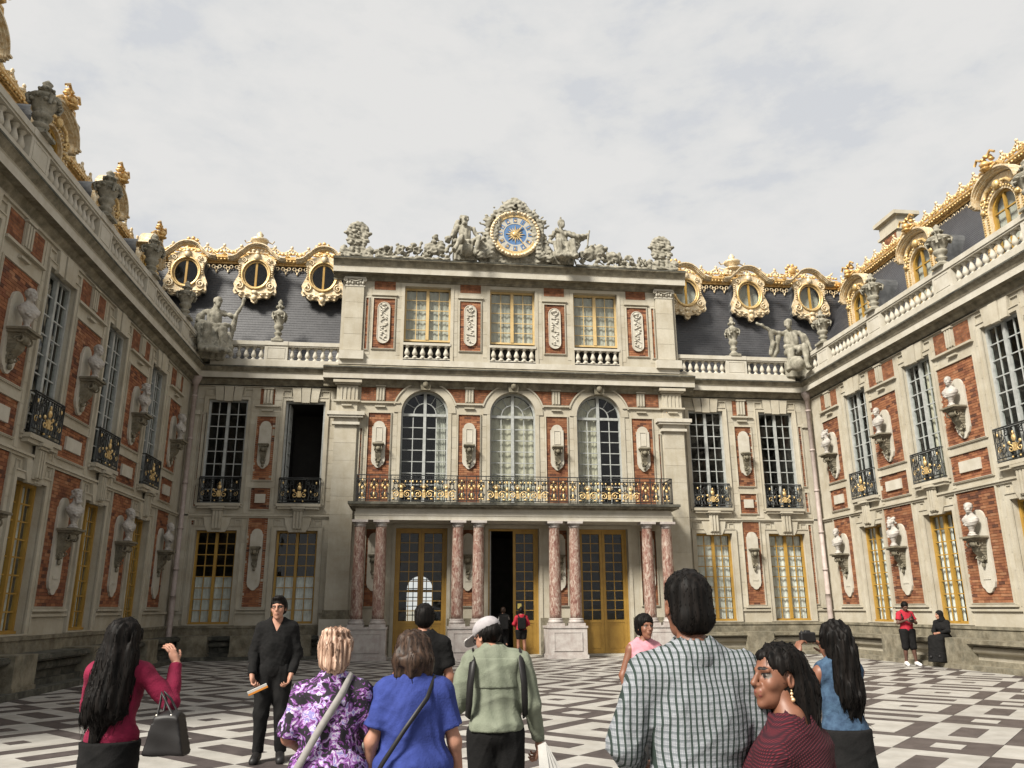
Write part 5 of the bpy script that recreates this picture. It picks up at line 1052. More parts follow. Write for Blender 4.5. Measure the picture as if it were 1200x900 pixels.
def trophies(x0, x1, h0, h1, seed, label, extra=()):
    rg = random.Random(seed); P = [ell(e_[:3], e_[3:], .03) for e_ in extra]; n = int((x1-x0)/.13)
    for i in range(n):
        t = i/n; x = x0+(x1-x0)*t; h = h0+(h1-h0)*t
        for k in range(2): z = rg.uniform(.04, max(.1, h-.06)); P.append(ell((x,rg.uniform(-.16,.10),z), (rg.uniform(.06,.14),rg.uniform(.06,.12),rg.uniform(.05,.13)), .02, rot=rotm('Y', rg.uniform(-60,60))))
        if i % 3 == 0: a = rg.uniform(-.5,.5)+(.5 if h1 > h0 else -.5); P.append(cap((x,-.1,.05),(x+math.sin(a)*h*.9,-.12,h*math.cos(a)),.035,.05,.02))
        if i % 5 == 2: P.append(ell((x,-.18,h*.45),(.16,.05,.17),.01,rot=rotm('Z',rg.uniform(-30,30)))); P.append(ell((x,-.22,h*.45),(.10,.03,.11),.01,op='-'))
    P.append(bxs(((x0+x1)/2,0,.03),((x1-x0)/2,.2,.04),.03))
    sculpt('trophy_group', P, .024, (0,28.98,14.84), 0, label, 'sculpture', noise=wob(.02, 18, seed))
trophies(-1.95, .95, .42, 1.05, 2, 'low heap of carved stone shields and foliage rising towards the bearded giant', ((.55,-.05,.55,.2,.16,.34),(.35,-.1,.95,.12,.12,.14),(.85,-.05,.95,.14,.12,.16),(.2,-.05,.5,.3,.15,.26)))
trophies(6.0, 9.1, 1.15, .46, 9, 'carved stone shields, drapery and foliage right of the helmeted figure', ((6.6,-.05,.6,.26,.2,.34),(7.0,-.05,.75,.24,.2,.30),(7.5,0,.5,.3,.2,.25)))
def cartouche(x, label, tilt):
    P = [ell((0,0,.95),(.40,.13,.44),.02), ell((0,-.11,.95),(.31,.06,.35),.02,op='-'), cap((-.3,-.02,.0),(-.16,-.02,.42),.16,.09,.05), cap((.3,-.02,.0),(.16,-.02,.42),.16,.09,.05), ell((-.44,-.05,.22),(.16,.12,.20),.04), ell((.44,-.05,.22),(.16,.12,.20),.04), cap((0,0,.05),(0,0,.5),.12,.10,.05), bxs((0,0,.05),(.55,.16,.05),.03)]
    rg = random.Random(int(x)+9); P += [ell((rg.uniform(-.16,.16),-.07,.95+rg.uniform(-.2,.2)),(.07,.05,.05),.02,rot=rotm('Y',rg.uniform(0,180))) for _ in range(9)]
    P += [ell((s*.40,-.03,.92),(.09,.08,.07),.02) for s in (-1,1)]+[ell((s*.3,-.08,.6),(.12,.07,.08),.03) for s in (-1,1)]
    for k in range(3): P.append(ell((-.25+.25*k,-.1,.50),(.1,.08,.08),.03))
    P = xf(P, None, (0,0,0), 1.12)
    sculpt('stone_cartouche', P, .02, (x,28.95,14.84), R(tilt), label, 'sculpture', noise=wob(.014, 22, 1))
cartouche(-2.68, 'round topped stone cartouche with scrolls at the left end of the attic roof', 4); cartouche(9.58, 'stone cartouche with scrolls at the right end of the attic roof', -4)
# ------------------------------------------------------------------ the clock
ck = empty('palace_clock', (3.52,28.82,14.84), label='large blue and white sun clock in a gilded wreath crowning the facade', cat='clock'); cz = 1.19
P = [ell((0,.14,cz),(1.24,.16,1.28),.05), ell((0,.0,cz+1.18),(.55,.25,.45),.08), cap((-1.0,-.05,.35),(-.55,-.05,1.9+.35),.18,.14,.1), cap((1.0,-.05,.35),(.55,-.05,1.9+.35),.18,.14,.1), bxs((0,.2,.2),(1.0,.16,.22),.05), cap((-.95,.1,.0),(-.72,.1,.9),.16,.12,.08), cap((.95,.1,.0),(.72,.1,.9),.16,.12,.08), ell((0,.1,2.45),(.36,.22,.36),.08), ell((0,-.12,2.33),(.14,.14,.20),.03,op='-'), cap((-.14,-.08,2.46),(0,-.12,2.58),.04,.04,.02), cap((.14,-.08,2.46),(0,-.12,2.58),.04,.04,.02)]
rg = random.Random(11)
for k in range(26): a = R(20+140*k/25); P.append(ell((1.20*math.cos(a)*(.95),-.02+rg.uniform(-.05,.05),cz+1.28*math.sin(a)),(rg.uniform(.08,.14),.10,rg.uniform(.08,.15)),.03))
for s in (-1, 1):
    for k in range(5): a = R(68-16*k); P.append(cap((s*.75*math.cos(a)*1.1,.1,cz+.8*math.sin(a)),(s*(1.30+.06*k)*math.cos(a),.05,cz+(1.62-.04*k)*math.sin(a)),.055,.035,.03))
    P += [cap((s*.95,0,.05),(s*1.14,0,1.75),.09,.07,.04), ell((s*1.14,0,1.85),(.15,.1,.10),.04), ell((s*1.25,.12,.42),(.38,.18,.42),.08), cap((s*1.5,.1,.3),(s*1.2,.1,1.3),.12,.06,.06), ell((s*1.05,-.1,.3),(.2,.14,.2),.04), ell((s*1.38,-.1,.22),(.2,.14,.16),.04)]
P.append(ell((0,-.02,2.70),(.26,.14,.16),.05))
ck.scale = (1.0,1.0,1.0)
V, Q, mm_ = solid(P, .026, wob(.022, 16, 8)); link('clock_surround', qmesh('clock_surround', [(V,Q,mm_*0)], 'sculpture_stone'), ck)
circ = lambda r, n=48: [(r*math.cos(2*math.pi*i/n), cz+r*math.sin(2*math.pi*i/n)) for i in range(n)]
m = MB(); m.tube([(.93*math.cos(a),-.12,cz+.93*math.sin(a)) for a in [2*math.pi*k/48 for k in range(48)]], .09, 8, closed=True)
for k in range(44):
    a = 2*math.pi*k/44; m.blob((.94*math.cos(a),-.20+.02*math.sin(k*3),cz+.94*math.sin(a)), (.075,.05,.06), 0, 6, 4)
m.build('gilded_wreath', 'gold_pale', ck)
MB().ring(circ(.76), circ(.90), -.16, .0).build('gilded_rim', 'gold_bright', ck)
MB().ring(circ(.46), circ(.765), -.13, .0).build('dial_ring', 'clock_white', ck); MB().prism(circ(.465), -.12, .0).build('dial_centre', 'clock_blue', ck)
nums = ['XII','I','II','III','IIII','V','VI','VII','VIII','IX','X','XI']
gl = {'I': [((0,-1),(0,1))], 'V': [((-.8,1),(0,-1)),((0,-1),(.8,1))], 'X': [((-.8,-1),(.8,1)),((-.8,1),(.8,-1))]}; gw = {'I':.5,'V':1.5,'X':1.6}
pl = MB(); nu = MB()
for i, t in enumerate(nums):
    a = math.pi/2-2*math.pi*i/12; c, s = math.cos(a), math.sin(a); ux, uz = s, -c; H_ = .075; tw = sum(gw[q] for q in t)
    W_ = max(.075, min(.15, tw*.027)); P4 = [(.615*c+u*ux+v*c, cz+.615*s+u*uz+v*s) for u, v in ((-W_,-.10),(W_,-.10),(W_*1.1,.10),(-W_*1.1,.10))]; pl.prism(P4 if True else P4[::-1], -.14, -.1301)
    k_ = min(1., W_*1.75/(tw*.042)); q0 = -tw/2
    for ch in t:
        q0 += gw[ch]/2
        for (x1_,z1_),(x2_,z2_) in gl[ch]:
            pts = [(.615*c+(q0+xx)*.042*k_*ux+zz*H_*c, -.146, cz+.615*s+(q0+xx)*.042*k_*uz+zz*H_*s) for xx, zz in ((x1_*.7,z1_),(x2_*.7,z2_))]; nu.tube(pts, .009, 4)
        q0 += gw[ch]/2
pl.build('numeral_plates', 'clock_blue', ck); nu.build('roman_numerals', 'gold_bright', ck)
m = MB(); m.blob((0,-.16,cz), (.12,.05,.12), 0, 12, 6)
for k in range(16):
    a = 2*math.pi*k/16; r = .40 if k % 2 == 0 else .32; w_ = .035; c, s = math.cos(a), math.sin(a)
    m.prism([(-s*w_+.1*c,cz+c*w_+.1*s),(s*w_+.1*c,cz-c*w_+.1*s),(r*c,cz+r*s)][::-1], -.15, -.125)
m.build('sun_face', 'gold_bright', ck)
m = MB()
for ang, L_, w_ in ((52,.42,.03),(-52,.66,.022)): a = R(ang); c, s = math.cos(a), math.sin(a); m.prism([(-s*w_-.1*c,cz+c*w_-.1*s),(s*w_-.1*c,cz-c*w_-.1*s),(L_*c+s*w_*.6,cz+L_*s-c*w_*.6),((L_+.06)*c,cz+(L_+.06)*s),(L_*c-s*w_*.6,cz+L_*s+c*w_*.6)], -.19, -.175)
m.build('clock_hand', 'gold_bright', ck)
# ------------------------------------------------------------------ people
mat('skin_light', (.36,.185,.125), .55, (.30,.145,.095), 9, spec=.4); mat('skin_tan', (.26,.12,.075), .5, (.21,.092,.056), 9, spec=.45); mat('skin_brown', (.185,.078,.045), .5, (.14,.058,.033), 9, spec=.45); mat('skin_dark', (.10,.05,.035), .5, (.07,.035,.025), 9)
mat('lips', (.17,.05,.04), .45); mat('brow_dark', (.015,.011,.01), .6); mat('eye_white', (.13,.11,.095), .6)
def strand(c1, c2):
    def f(N, L, g, cur, b):
        tc = N('ShaderNodeTexCoord'); mp = N('ShaderNodeMapping'); mp.inputs['Scale'].default_value = (70,70,5); L(tc.outputs['Object'], mp.inputs[0]); n = N('ShaderNodeTexNoise'); n.inputs['Scale'].default_value = 1; n.inputs['Detail'].default_value = 3; n.inputs['Distortion'].default_value = .4; L(mp.outputs[0], n.inputs['Vector'])
        r = N('ShaderNodeValToRGB'); r.color_ramp.elements[0].position = .38; r.color_ramp.elements[0].color = (*c1,1); r.color_ramp.elements[1].position = .66; r.color_ramp.elements[1].color = (*c2,1); L(n.outputs[0], r.inputs[0])
        bm = N('ShaderNodeBump'); bm.inputs['Strength'].default_value = .6; bm.inputs['Distance'].default_value = .004; L(n.outputs[0], bm.inputs['Height']); L(bm.outputs[0], b.inputs['Normal']); return r.outputs[0]
    return f
mat('hair_black', (.01,.008,.007), .55, fn=strand((.0025,.0022,.002),(.009,.007,.006)), spec=.10); mat('hair_brown', (.05,.03,.02), .5, fn=strand((.018,.011,.008),(.055,.032,.021)), spec=.2)
mat('hair_blond', (.4,.25,.15), .5, fn=strand((.12,.06,.035),(.52,.36,.27)), spec=.3)
mat('cloth_black', (.011,.0105,.0105), .9, (.007,.007,.007), 12, bump=.3, bscale=90, spec=.12); mat('cloth_charcoal', (.022,.021,.02), .9, (.014,.014,.014), 12, bump=.3, bscale=90)
mat('cloth_magenta', (.19,.007,.036), .85, (.12,.005,.024), 10, bump=.35, bscale=120); mat('cloth_blue', (.028,.045,.20), .88, (.018,.03,.14), 12, bump=.35, bscale=110)
mat('cloth_sage', (.165,.18,.135), .85, (.13,.145,.105), 12, bump=.35, bscale=110); mat('cloth_pink', (.50,.22,.26), .8, (.42,.18,.21), 12); mat('cloth_red', (.33,.014,.03), .8, (.25,.01,.02), 12)
mat('cloth_cap', (.34,.32,.32), .85, (.27,.25,.26), 30); mat('cloth_white', (.7,.68,.66), .8); mat('cloth_strap', (.24,.225,.215), .7, (.19,.18,.17), 30); mat('leather_black', (.012,.011,.011), .5, (.008,.007,.007), 10, spec=.3); mat('metal_bright', (.8,.75,.65), .3, metal=1.); mat('bead_gold', (.85,.6,.35), .35, metal=.6); mat('orange_card', (.75,.28,.04), .6); mat('paper_white', (.6,.59,.56), .8)
def floral(N, L, g, cur, b):
    tc = N('ShaderNodeTexCoord'); n0 = N('ShaderNodeTexNoise'); n0.inputs['Scale'].default_value = 11; n0.inputs['Detail'].default_value = 2; L(tc.outputs['Object'], n0.inputs['Vector'])
    ad = N('ShaderNodeVectorMath', operation='MULTIPLY_ADD'); L(n0.outputs[1], ad.inputs[0]); ad.inputs[1].default_value = (.11,.11,.11); L(tc.outputs['Object'], ad.inputs[2])
    v = N('ShaderNodeTexVoronoi'); v.inputs['Scale'].default_value = 17; L(ad.outputs[0], v.inputs['Vector']); v2 = N('ShaderNodeTexVoronoi'); v2.inputs['Scale'].default_value = 40; L(ad.outputs[0], v2.inputs['Vector'])
    n = N('ShaderNodeTexNoise'); n.inputs['Scale'].default_value = 26; n.inputs['Detail'].default_value = 4; n.inputs['Distortion'].default_value = 1.5; L(ad.outputs[0], n.inputs['Vector'])
    sp = N('ShaderNodeSeparateColor'); L(v.outputs['Color'], sp.inputs[0]); mu = N('ShaderNodeMath', operation='MULTIPLY_ADD'); L(sp.outputs[0], mu.inputs[0]); mu.inputs[1].default_value = .30; L(n.outputs[0], mu.inputs[2])
    r = N('ShaderNodeValToRGB'); r.color_ramp.interpolation = 'CONSTANT'; el = r.color_ramp.elements; el[0].position = 0; el[0].color = (.014,.012,.016,1); el[1].position = .61; el[1].color = (.13,.04,.17,1)
    for p, c in ((.67,(.21,.075,.26,1)),(.71,(.30,.18,.40,1)),(.75,(.50,.45,.52,1)),(.79,(.20,.17,.38,1))): e = el.new(p); e.color = c
    L(mu.outputs[0], r.inputs[0]); return r.outputs[0]
mat('cloth_floral', (.3,.1,.3), .8, fn=floral)
def plaid(N, L, g, cur, b):
    tc = N('ShaderNodeTexCoord'); n0 = N('ShaderNodeTexNoise'); n0.inputs['Scale'].default_value = 5; n0.inputs['Detail'].default_value = 3; L(tc.outputs['Object'], n0.inputs['Vector'])
    ad = N('ShaderNodeVectorMath', operation='MULTIPLY_ADD'); L(n0.outputs[1], ad.inputs[0]); ad.inputs[1].default_value = (.02,.02,.02); L(tc.outputs['Object'], ad.inputs[2]); sx = N('ShaderNodeSeparateXYZ'); L(ad.outputs[0], sx.inputs[0])
    def stripe(src, per, lo, hi):
        a = N('ShaderNodeMath', operation='DIVIDE'); L(src, a.inputs[0]); a.inputs[1].default_value = per; f = N('ShaderNodeMath', operation='FRACT'); L(a.outputs[0], f.inputs[0])
        c = N('ShaderNodeMath', operation='COMPARE'); L(f.outputs[0], c.inputs[0]); c.inputs[1].default_value = .5; c.inputs[2].default_value = hi; return c.outputs[0]
    s1 = stripe(sx.outputs[0], .0215, 0, .165); s2 = stripe(sx.outputs[2], .0235, 0, .17); s3 = stripe(sx.outputs[2], .0078, 0, .2); s4 = stripe(sx.outputs[0], .0072, 0, .2)
    def mix(f, a, col, k=1.):
        mu = N('ShaderNodeMath', operation='MULTIPLY'); L(f, mu.inputs[0]); mu.inputs[1].default_value = k; m = N('ShaderNodeMix', data_type='RGBA'); L(mu.outputs[0], m.inputs[0]); L(a, m.inputs[6]); m.inputs[7].default_value = (*col,1); return m.outputs[2]
    base = N('ShaderNodeRGB'); base.outputs[0].default_value = (.235,.245,.26,1); c = mix(s4, base.outputs[0], (.15,.16,.185), .5); c = mix(s3, c, (.14,.155,.175), .4); c = mix(s2, c, (.06,.075,.08), .6); c = mix(s1, c, (.012,.024,.018), .95); return c
mat('cloth_plaid', (.5,.5,.5), .85, fn=plaid, bump=.3, bscale=90)
def knit(N, L, g, cur, b):
    tc = N('ShaderNodeTexCoord'); mp = N('ShaderNodeMapping'); mp.inputs['Rotation'].default_value = (0,.35,0); L(tc.outputs['Object'], mp.inputs[0]); sx = N('ShaderNodeSeparateXYZ'); L(mp.outputs[0], sx.inputs[0]); o = []
    ay = N('ShaderNodeMath', operation='ADD'); L(sx.outputs[0], ay.inputs[0]); L(sx.outputs[1], ay.inputs[1])
    for s in (ay.outputs[0], sx.outputs[2]):
        a = N('ShaderNodeMath', operation='MULTIPLY'); L(s, a.inputs[0]); a.inputs[1].default_value = 2*math.pi/.0095; q = N('ShaderNodeMath', operation='SINE'); L(a.outputs[0], q.inputs[0]); p = N('ShaderNodeMath', operation='MULTIPLY_ADD'); L(q.outputs[0], p.inputs[0]); p.inputs[1].default_value = .5; p.inputs[2].default_value = .5; o.append(p.outputs[0])
    m = N('ShaderNodeMath', operation='MULTIPLY'); L(o[0], m.inputs[0]); L(o[1], m.inputs[1]); r = N('ShaderNodeValToRGB'); r.color_ramp.elements[0].color = (.020,.004,.008,1); r.color_ramp.elements[1].color = (.11,.012,.02,1); r.color_ramp.elements[1].position = .85; L(m.outputs[0], r.inputs[0])
    bm = N('ShaderNodeBump'); bm.inputs['Strength'].default_value = .8; bm.inputs['Distance'].default_value = .004; L(m.outputs[0], bm.inputs['Height']); L(bm.outputs[0], b.inputs['Normal']); return r.outputs[0]
mat('cloth_maroon_knit', (.15,.02,.03), .9, fn=knit)
mat('cloth_denim', (.045,.085,.14), .85, (.02,.04,.075), 22, bump=.4, bscale=150)
def fold(a=.007, f=22, s=1):
    w1 = wob(a, f, s, (1,1,.55)); w2 = wob(1.6, f*.35, s+50); rs = np.random.RandomState(s+7); K = rs.randn(3,3)*np.array((f*.9,f*.9,f*1.1)); ph = rs.rand(3)*6
    def g(x, y, z):
        q = w2(x, y, z); r = sum((1-np.abs(np.sin(K[i,0]*x+K[i,1]*y+K[i,2]*z+ph[i]+q*1.4)))**3 for i in range(3))
        return (w1(x, y, z)*.7-a*.6*r).astype(np.float32)
    return g
strandn = lambda a=.006, s=1: wob(a, 110, s, (1,1,.08))
LE, GE = (lambda v: (lambda X, Y, Z: Z-v)), (lambda v: (lambda X, Y, Z: v-Z))
def strands(ho, part, mt, J, s, n=420):
    V = part[0]; me = ho.data; N = np.zeros(len(V)*3, np.float32); me.vertices.foreach_get('normal', N); N = N.reshape(-1, 3); zr = V[:,2].max()-V[:,2].min(); L0 = .015 if zr < .30*s else .10; jt = .0022 if zr < .30*s else .006; n = n if zr < .45*s else 700
    rs = np.random.RandomState(len(V) % 1000); ids = rs.randint(0, len(V), n); m = MB()
    for i in ids:
        p, nn = V[i], N[i]
        if nn[2] < -.5: continue
        d = np.array([0,0,-1.])+nn*nn[2]
        if nn[2] > .75: d = np.array([rs.randn()*.5, -.6+rs.randn()*.4, 0.]); d -= nn*(d@nn)
        d /= max(np.linalg.norm(d), 1e-5); L = (L0 if p[2] < J['head'][2]*s-.09 else min(L0, .030))*rs.uniform(.6, 1.3)*s; j = rs.randn(3)*jt*s; sd_ = np.cross(nn, d)*rs.randn()*.08*L
        m.tube([p-nn*.002, p+d*L*.35+nn*.0015*s+sd_*.6, p+d*L*.7-nn*L*.06+sd_*1.2+j*.4, p+d*L-nn*L*.18+j*.6+sd_*1.8], [.0022*s,.0022*s,.0016*s,.0005*s], 3)
    if m.v: o = m.build('hair_strands', mt, ho); tag(o, kind='stuff')
def person(x, y, face, H, J, label, g=1., fem=False, skin='skin_tan', items=(), vox=.011, hand=(None,None), hvox=.0055, smile=0., headvox=.006, z=0., lips='lips', belly=0.):
    s = H/1.75; r = empty('person', (x,y,z), R(face), label=label, cat='person')
    MS = [skin, lips, 'brow_dark', 'eye_white']
    body = torso(J, g, 0, 0, fem, belly=belly)+arms(J, 0, 0)+legs(J)+[cap(J['neck']-V3(0,0,.05), J['head']-V3(0,.02,.06), .055 if not fem else .047, .05 if not fem else .043, .04, 0)]
    parts = [solid(body, vox)]; HM = hmat(J); parts.append(solid(xf(headprims((0,1,2,3), False, fem, smile), HM, J['head'], 1.05), headvox))
    for sd_, hs in zip('LR', hand):
        w_, e_ = J['wr'+sd_], J['el'+sd_]; d = w_-e_; d /= np.linalg.norm(d); sg = -1 if sd_ == 'L' else 1
        hs = hs or {}; dd = V3(*hs.get('d', d)); nn = V3(*hs.get('n', (-sg,0,0))); parts.append(solid(handprims(w_, dd, nn, hs.get('side', -sg), hs.get('curl', .45), 1., 0), hvox))
    parts = [(V*s, Q, m) for V, Q, m in parts if len(V)]
    link('body', qmesh('body', parts, MS), r)
    for it in items:
        nm, mt, fs = it[0], it[1], it[2]; ps = []
        for f in fs:
            pr, no, cl, vx = (list(f)+[None]*4)[:4]; V, Q, m = solid(pr, vx or vox, no, cl or ())
            if len(V): ps.append((V*s, Q, m))
        if ps:
            ho = link(nm, qmesh(nm, ps, mt), r)
            if nm == 'hair': strands(ho, ps[0], mt, J, s)
    return r, s
def NH(J, rn=.066, zb=1.43):
    nx, ny = J['neck'][0], J['neck'][1]-.012
    return lambda X, Y, Z: -np.maximum(np.sqrt((X-nx)**2+(Y-ny)**2)-rn, zb-Z)
def shirt(J, g, fem, hem, rn=.066, inf=.02, sl='long', fn=None, belly=0., ki=.006, ag=1., zb=1.43):
    T_ = torso(J, g, inf, 0, fem, belly=belly); up = {'long':1., 'short':.70, 'elbow':.95, 'none':0}[sl]
    A_ = arms(J, inf*.95, 0, up=up, lo=0, ki=ki, g=ag) if up else []
    for p in A_: p['flat'] = sl != 'long'
    cl = (GE(hem), NH(J, rn, zb))+((lambda X, Y, Z: np.abs(X)-.172,) if sl == 'none' else ())
    fs = [(T_+A_, fn or fold(), cl)]
    if sl == 'long': fs.append((arms(J, inf*.9, 0, up=1., lo=.93, g=ag), fn or fold(), ()))
    return fs
def trousers(J, g, waist=1.02, inf=.022, lo=.97, up=1.): 
    T = tframe(J); return [(torso(J, g, inf*.7)[1:3]+legs(J, inf, 0, g, lo, up, foot=False), fold(.008, 16, 4), (LE(waist),))]
def shoes(J): return [([p for p in legs(J, 0, 0, shoe=.012) if p['t'] == 'c' and p['r1'] < .055 and p['b'][2] < .06], None, (LE(.13),))]
def hairfs(J, prims, seed=1, amp=.005, vx=.008, clips=()): return [(xf(prims, hmat(J), J['head'], 1.05), strandn(amp, seed), clips, vx)]
def scalp(lo=-.03, th=.012, front=.03): return [ell((0,-.022,.036),(.075+th,.094+th,.084+th),.012), ell((0,-.05,-.01),(.070+th,.062+th,.07),.02), ell((0,front+.04,-.045),(.075,.07,.085),.012,op='-')]
def collar(J, r=.068, z=1.47): return [([cap((0,-.035,z),(0,-.03,z+.028),r,r-.004,.005), cap((0,-.02,z-.05),(0,-.01,z+.09),r-.016,r-.016,.004,op='-')], None, (LE(z+.035),), .008)]
def tubeon(s, pts, r): 
    m = MB(); m.tube([tuple(V3(*p)*s) for p in pts], r*s, 6); return m
def strap(r_, s, pts, w_, mt, th=.008):
    m = MB(); pts = [V3(*p)*s for p in pts]; n = len(pts); vs = []
    for i, p in enumerate(pts):
        t = pts[min(i+1,n-1)]-pts[max(i-1,0)]; t /= np.linalg.norm(t); out_ = V3(p[0]*.3, p[1], 0); out_ = out_/max(np.linalg.norm(out_), 1e-6); l = np.cross(t, out_); l /= np.linalg.norm(l)
        for a, b in ((-1,0),(1,0),(1,1),(-1,1)): vs.append(p+l*a*w_*s/2+out_*b*th)
    fs = [(4*i+k, 4*i+(k+1)%4, 4*i+4+(k+1)%4, 4*i+4+k) for i in range(n-1) for k in range(4)]+[(3,2,1,0),tuple(range(4*n-4,4*n))]
    m.add(vs, fs, 0, True); m.build('strap', mt, r_)
# --- woman in magenta, photographing, handbag over her forearm
J = pose(elR=(.35,.06,1.19), wrR=(.31,.20,1.45), shR=(.158,.0,1.39), elL=(-.22,.10,1.15), wrL=(-.08,.26,1.36), hyaw=-5, head=(.01,.02,1.62))
Hh = [ell((0,-.03,.035),(.095,.115,.10),.02), cap((0,-.07,.0),(-.02,-.13,-.40),.10,.115,.06), cap((-.06,-.08,-.1),(-.13,-.10,-.48),.07,.06,.05), cap((.05,-.08,-.1),(.05,-.12,-.45),.08,.06,.05), cap((-.10,-.04,-.25),(-.19,-.03,-.55),.03,.012,.03), cap((-.02,-.13,-.38),(-.06,-.13,-.62),.09,.04,.05), ell((0,.10,-.03),(.07,.07,.09),.012,op='-')]
r, s = person(-1.86, 5.6, -4, 1.58, J, 'woman in magenta top with long black hair raising one hand to take a photo', g=.94, fem=True, skin='skin_light', hand=({'d':(.05,.4,.9),'n':(0,.3,-1),'curl':.5}, {'d':(-.42,.15,.75),'n':(-.8,.5,-.3),'curl':.35,'side':-1}), items=(
    ('top', 'cloth_magenta', shirt(J, .94, True, .93, inf=.018, ag=1., fn=fold(.005, 26, 2))), ('skirt', 'cloth_black', [(torso(J, .98, .02, 0, True)[1:3]+[cap((0,0,.95),(0,0,.45),.19,.21,.05)], fold(.008, 15, 3), (LE(.955),))]),
    ('hair', 'hair_black', hairfs(J, Hh, 1, .010)), ('shoes', 'leather_black', shoes(J))), vox=.010)
m = MB(); bz = .72
P = [bxs((0,0,0),(.12,.04,.09),.02,rd=.025), ell((0,0,.085),(.085,.045,.055),.04)]
V, Q, mm_ = solid(P, .01, wob(.003, 20, 1), (lambda X, Y, Z: np.abs(X)-(.132-.068*(Z+.12)/.27),)); bg_ = link('handbag', qmesh('handbag', [(V,Q,mm_)], 'leather_black'), None, (-1.50,5.5,.90), None, R(-8)); tag(bg_, 'black leather handbag hanging from the arm of the woman in magenta', 'handbag')
m = MB()
for yy in (-.04, .04): m.tube([(-.06,yy,.12),(-.05,yy,.20),(-.06,yy*.5,.245),(-.02,yy,.20),(.03,yy,.12)], .008, 6)
m.build('bag_handle', 'leather_black', bg_); m = MB()
for a in (-.06,.03): m.blob((a,-.05,.115), .009)
m.build('bag_rivets', 'metal_bright', bg_)
# --- man in black, facing us
J = pose(elR=(.235,-.02,1.13), wrR=(.22,.15,.90), elL=(-.235,-.03,1.12), wrL=(-.19,.10,.90), hyaw=-6, hroll=3)
r, s = person(-1.60, 9.9, 184, 1.785, J, 'smiling man in black suit and glasses holding a booklet, facing the camera', g=1.06, skin='skin_light', smile=1.2, headvox=.007, vox=.012, hand=({'d':(.25,.35,-.9),'n':(1,.3,0),'curl':.7},{'d':(-.2,.3,-.9),'n':(-1,.3,0),'curl':.9}), items=(
    ('jacket', 'cloth_black', [(f[0], f[1], tuple(f[2])+((lambda X, Y, Z: np.minimum(np.minimum((Z-1.36)*.45-np.abs(X), Y-.02), Z-1.36)),) if i_ == 0 else f[2]) for i_, f in enumerate(shirt(J, 1.04, False, .84, inf=.022))]), ('trousers', 'cloth_black', trousers(J, 1.05)), ('shoes', 'leather_black', shoes(J)), ('collar', 'cloth_charcoal', collar(J, .075)),
    ('hair', 'hair_black', hairfs(J, scalp()+[ell((0,.03,.105),(.06,.06,.03),.02)], 2, .003))))
m = MB()
for sx_ in (-1, 1): m.tube([(sx_*.033+.021*math.cos(a), 0, .015*math.sin(a)) for a in [k*math.pi/4 for k in range(8)]], .003, 4, closed=True); m.tube([(sx_*.054,0,.004),(sx_*.08,-.09,.008)], .003, 4)
m.tube([(-.012,0,0),(.012,0,0)], .003, 4); gmesh = m.mesh('glasses', 'cloth_black')
def glasses(r_, s, J, lens=False):
    q = hmat(J)@V3(0,.101,.012)+J['head']; o = link('glasses', gmesh, r_, tuple(q*s), (s,s,s)); o.rotation_euler = Matrix(hmat(J)).to_euler()
glasses(r, s, J)
b_ = tag(MB().box(-.11,.11,-.005,.005,0,.022).box(-.11,.11,-.004,.004,.022,.05, 1).build('booklet', ['orange_card','paper_white'], None, loc=(-1.72,9.68,.76)), 'orange and white booklet in the hand of the man in black', 'booklet'); b_.rotation_euler = (R(20), R(-24), 0)
# --- woman in floral top
J = pose(elR=(.245,.02,1.13), wrR=(.25,.12,.88), elL=(-.25,.03,1.14), wrL=(-.16,.24,1.02), shL=(-.165,-.01,1.385), shR=(.165,-.01,1.385), head=(.0,.02,1.62))
Hs = [ell((0,-.018,.045),(.100,.112,.095),.02), ell((0,-.055,-.02),(.088,.075,.085),.03), cap((0,-.08,-.06),(0,-.062,-.125),.062,.045,.03), ell((0,.10,-.05),(.08,.07,.09),.012,op='-')]+[ell((.05*math.cos(a),-.03+.06*math.sin(a),.125),(.03,.035,.02),.02) for a in (0,1,2,3,4,5)]
r, s = person(-.43, 4.6, 2, 1.52, J, 'woman with short blond hair in purple floral top, seen from behind', g=1.24, fem=True, skin='skin_tan', vox=.010, hand=({'d':(.3,.5,.3),'curl':.6},{'d':(-.05,.2,-.9),'curl':.5}), items=(
    ('floral_top', 'cloth_floral', shirt(J, 1.24, True, .80, .066, .024, 'elbow', fold(.009, 18, 6), ki=.012, ag=1.15)), ('trousers', 'cloth_charcoal', trousers(J, 1.22)), ('shoes', 'leather_black', shoes(J)),
    ('hair', 'hair_blond', hairfs(J, Hs, 3, .009))))
strap(r, s, [(.13,.02,1.47),(.105,-.06,1.50),(.06,-.155,1.40),(-.05,-.175,1.22),(-.16,-.165,1.02),(-.23,-.10,.88)], .042, 'cloth_strap', .010)
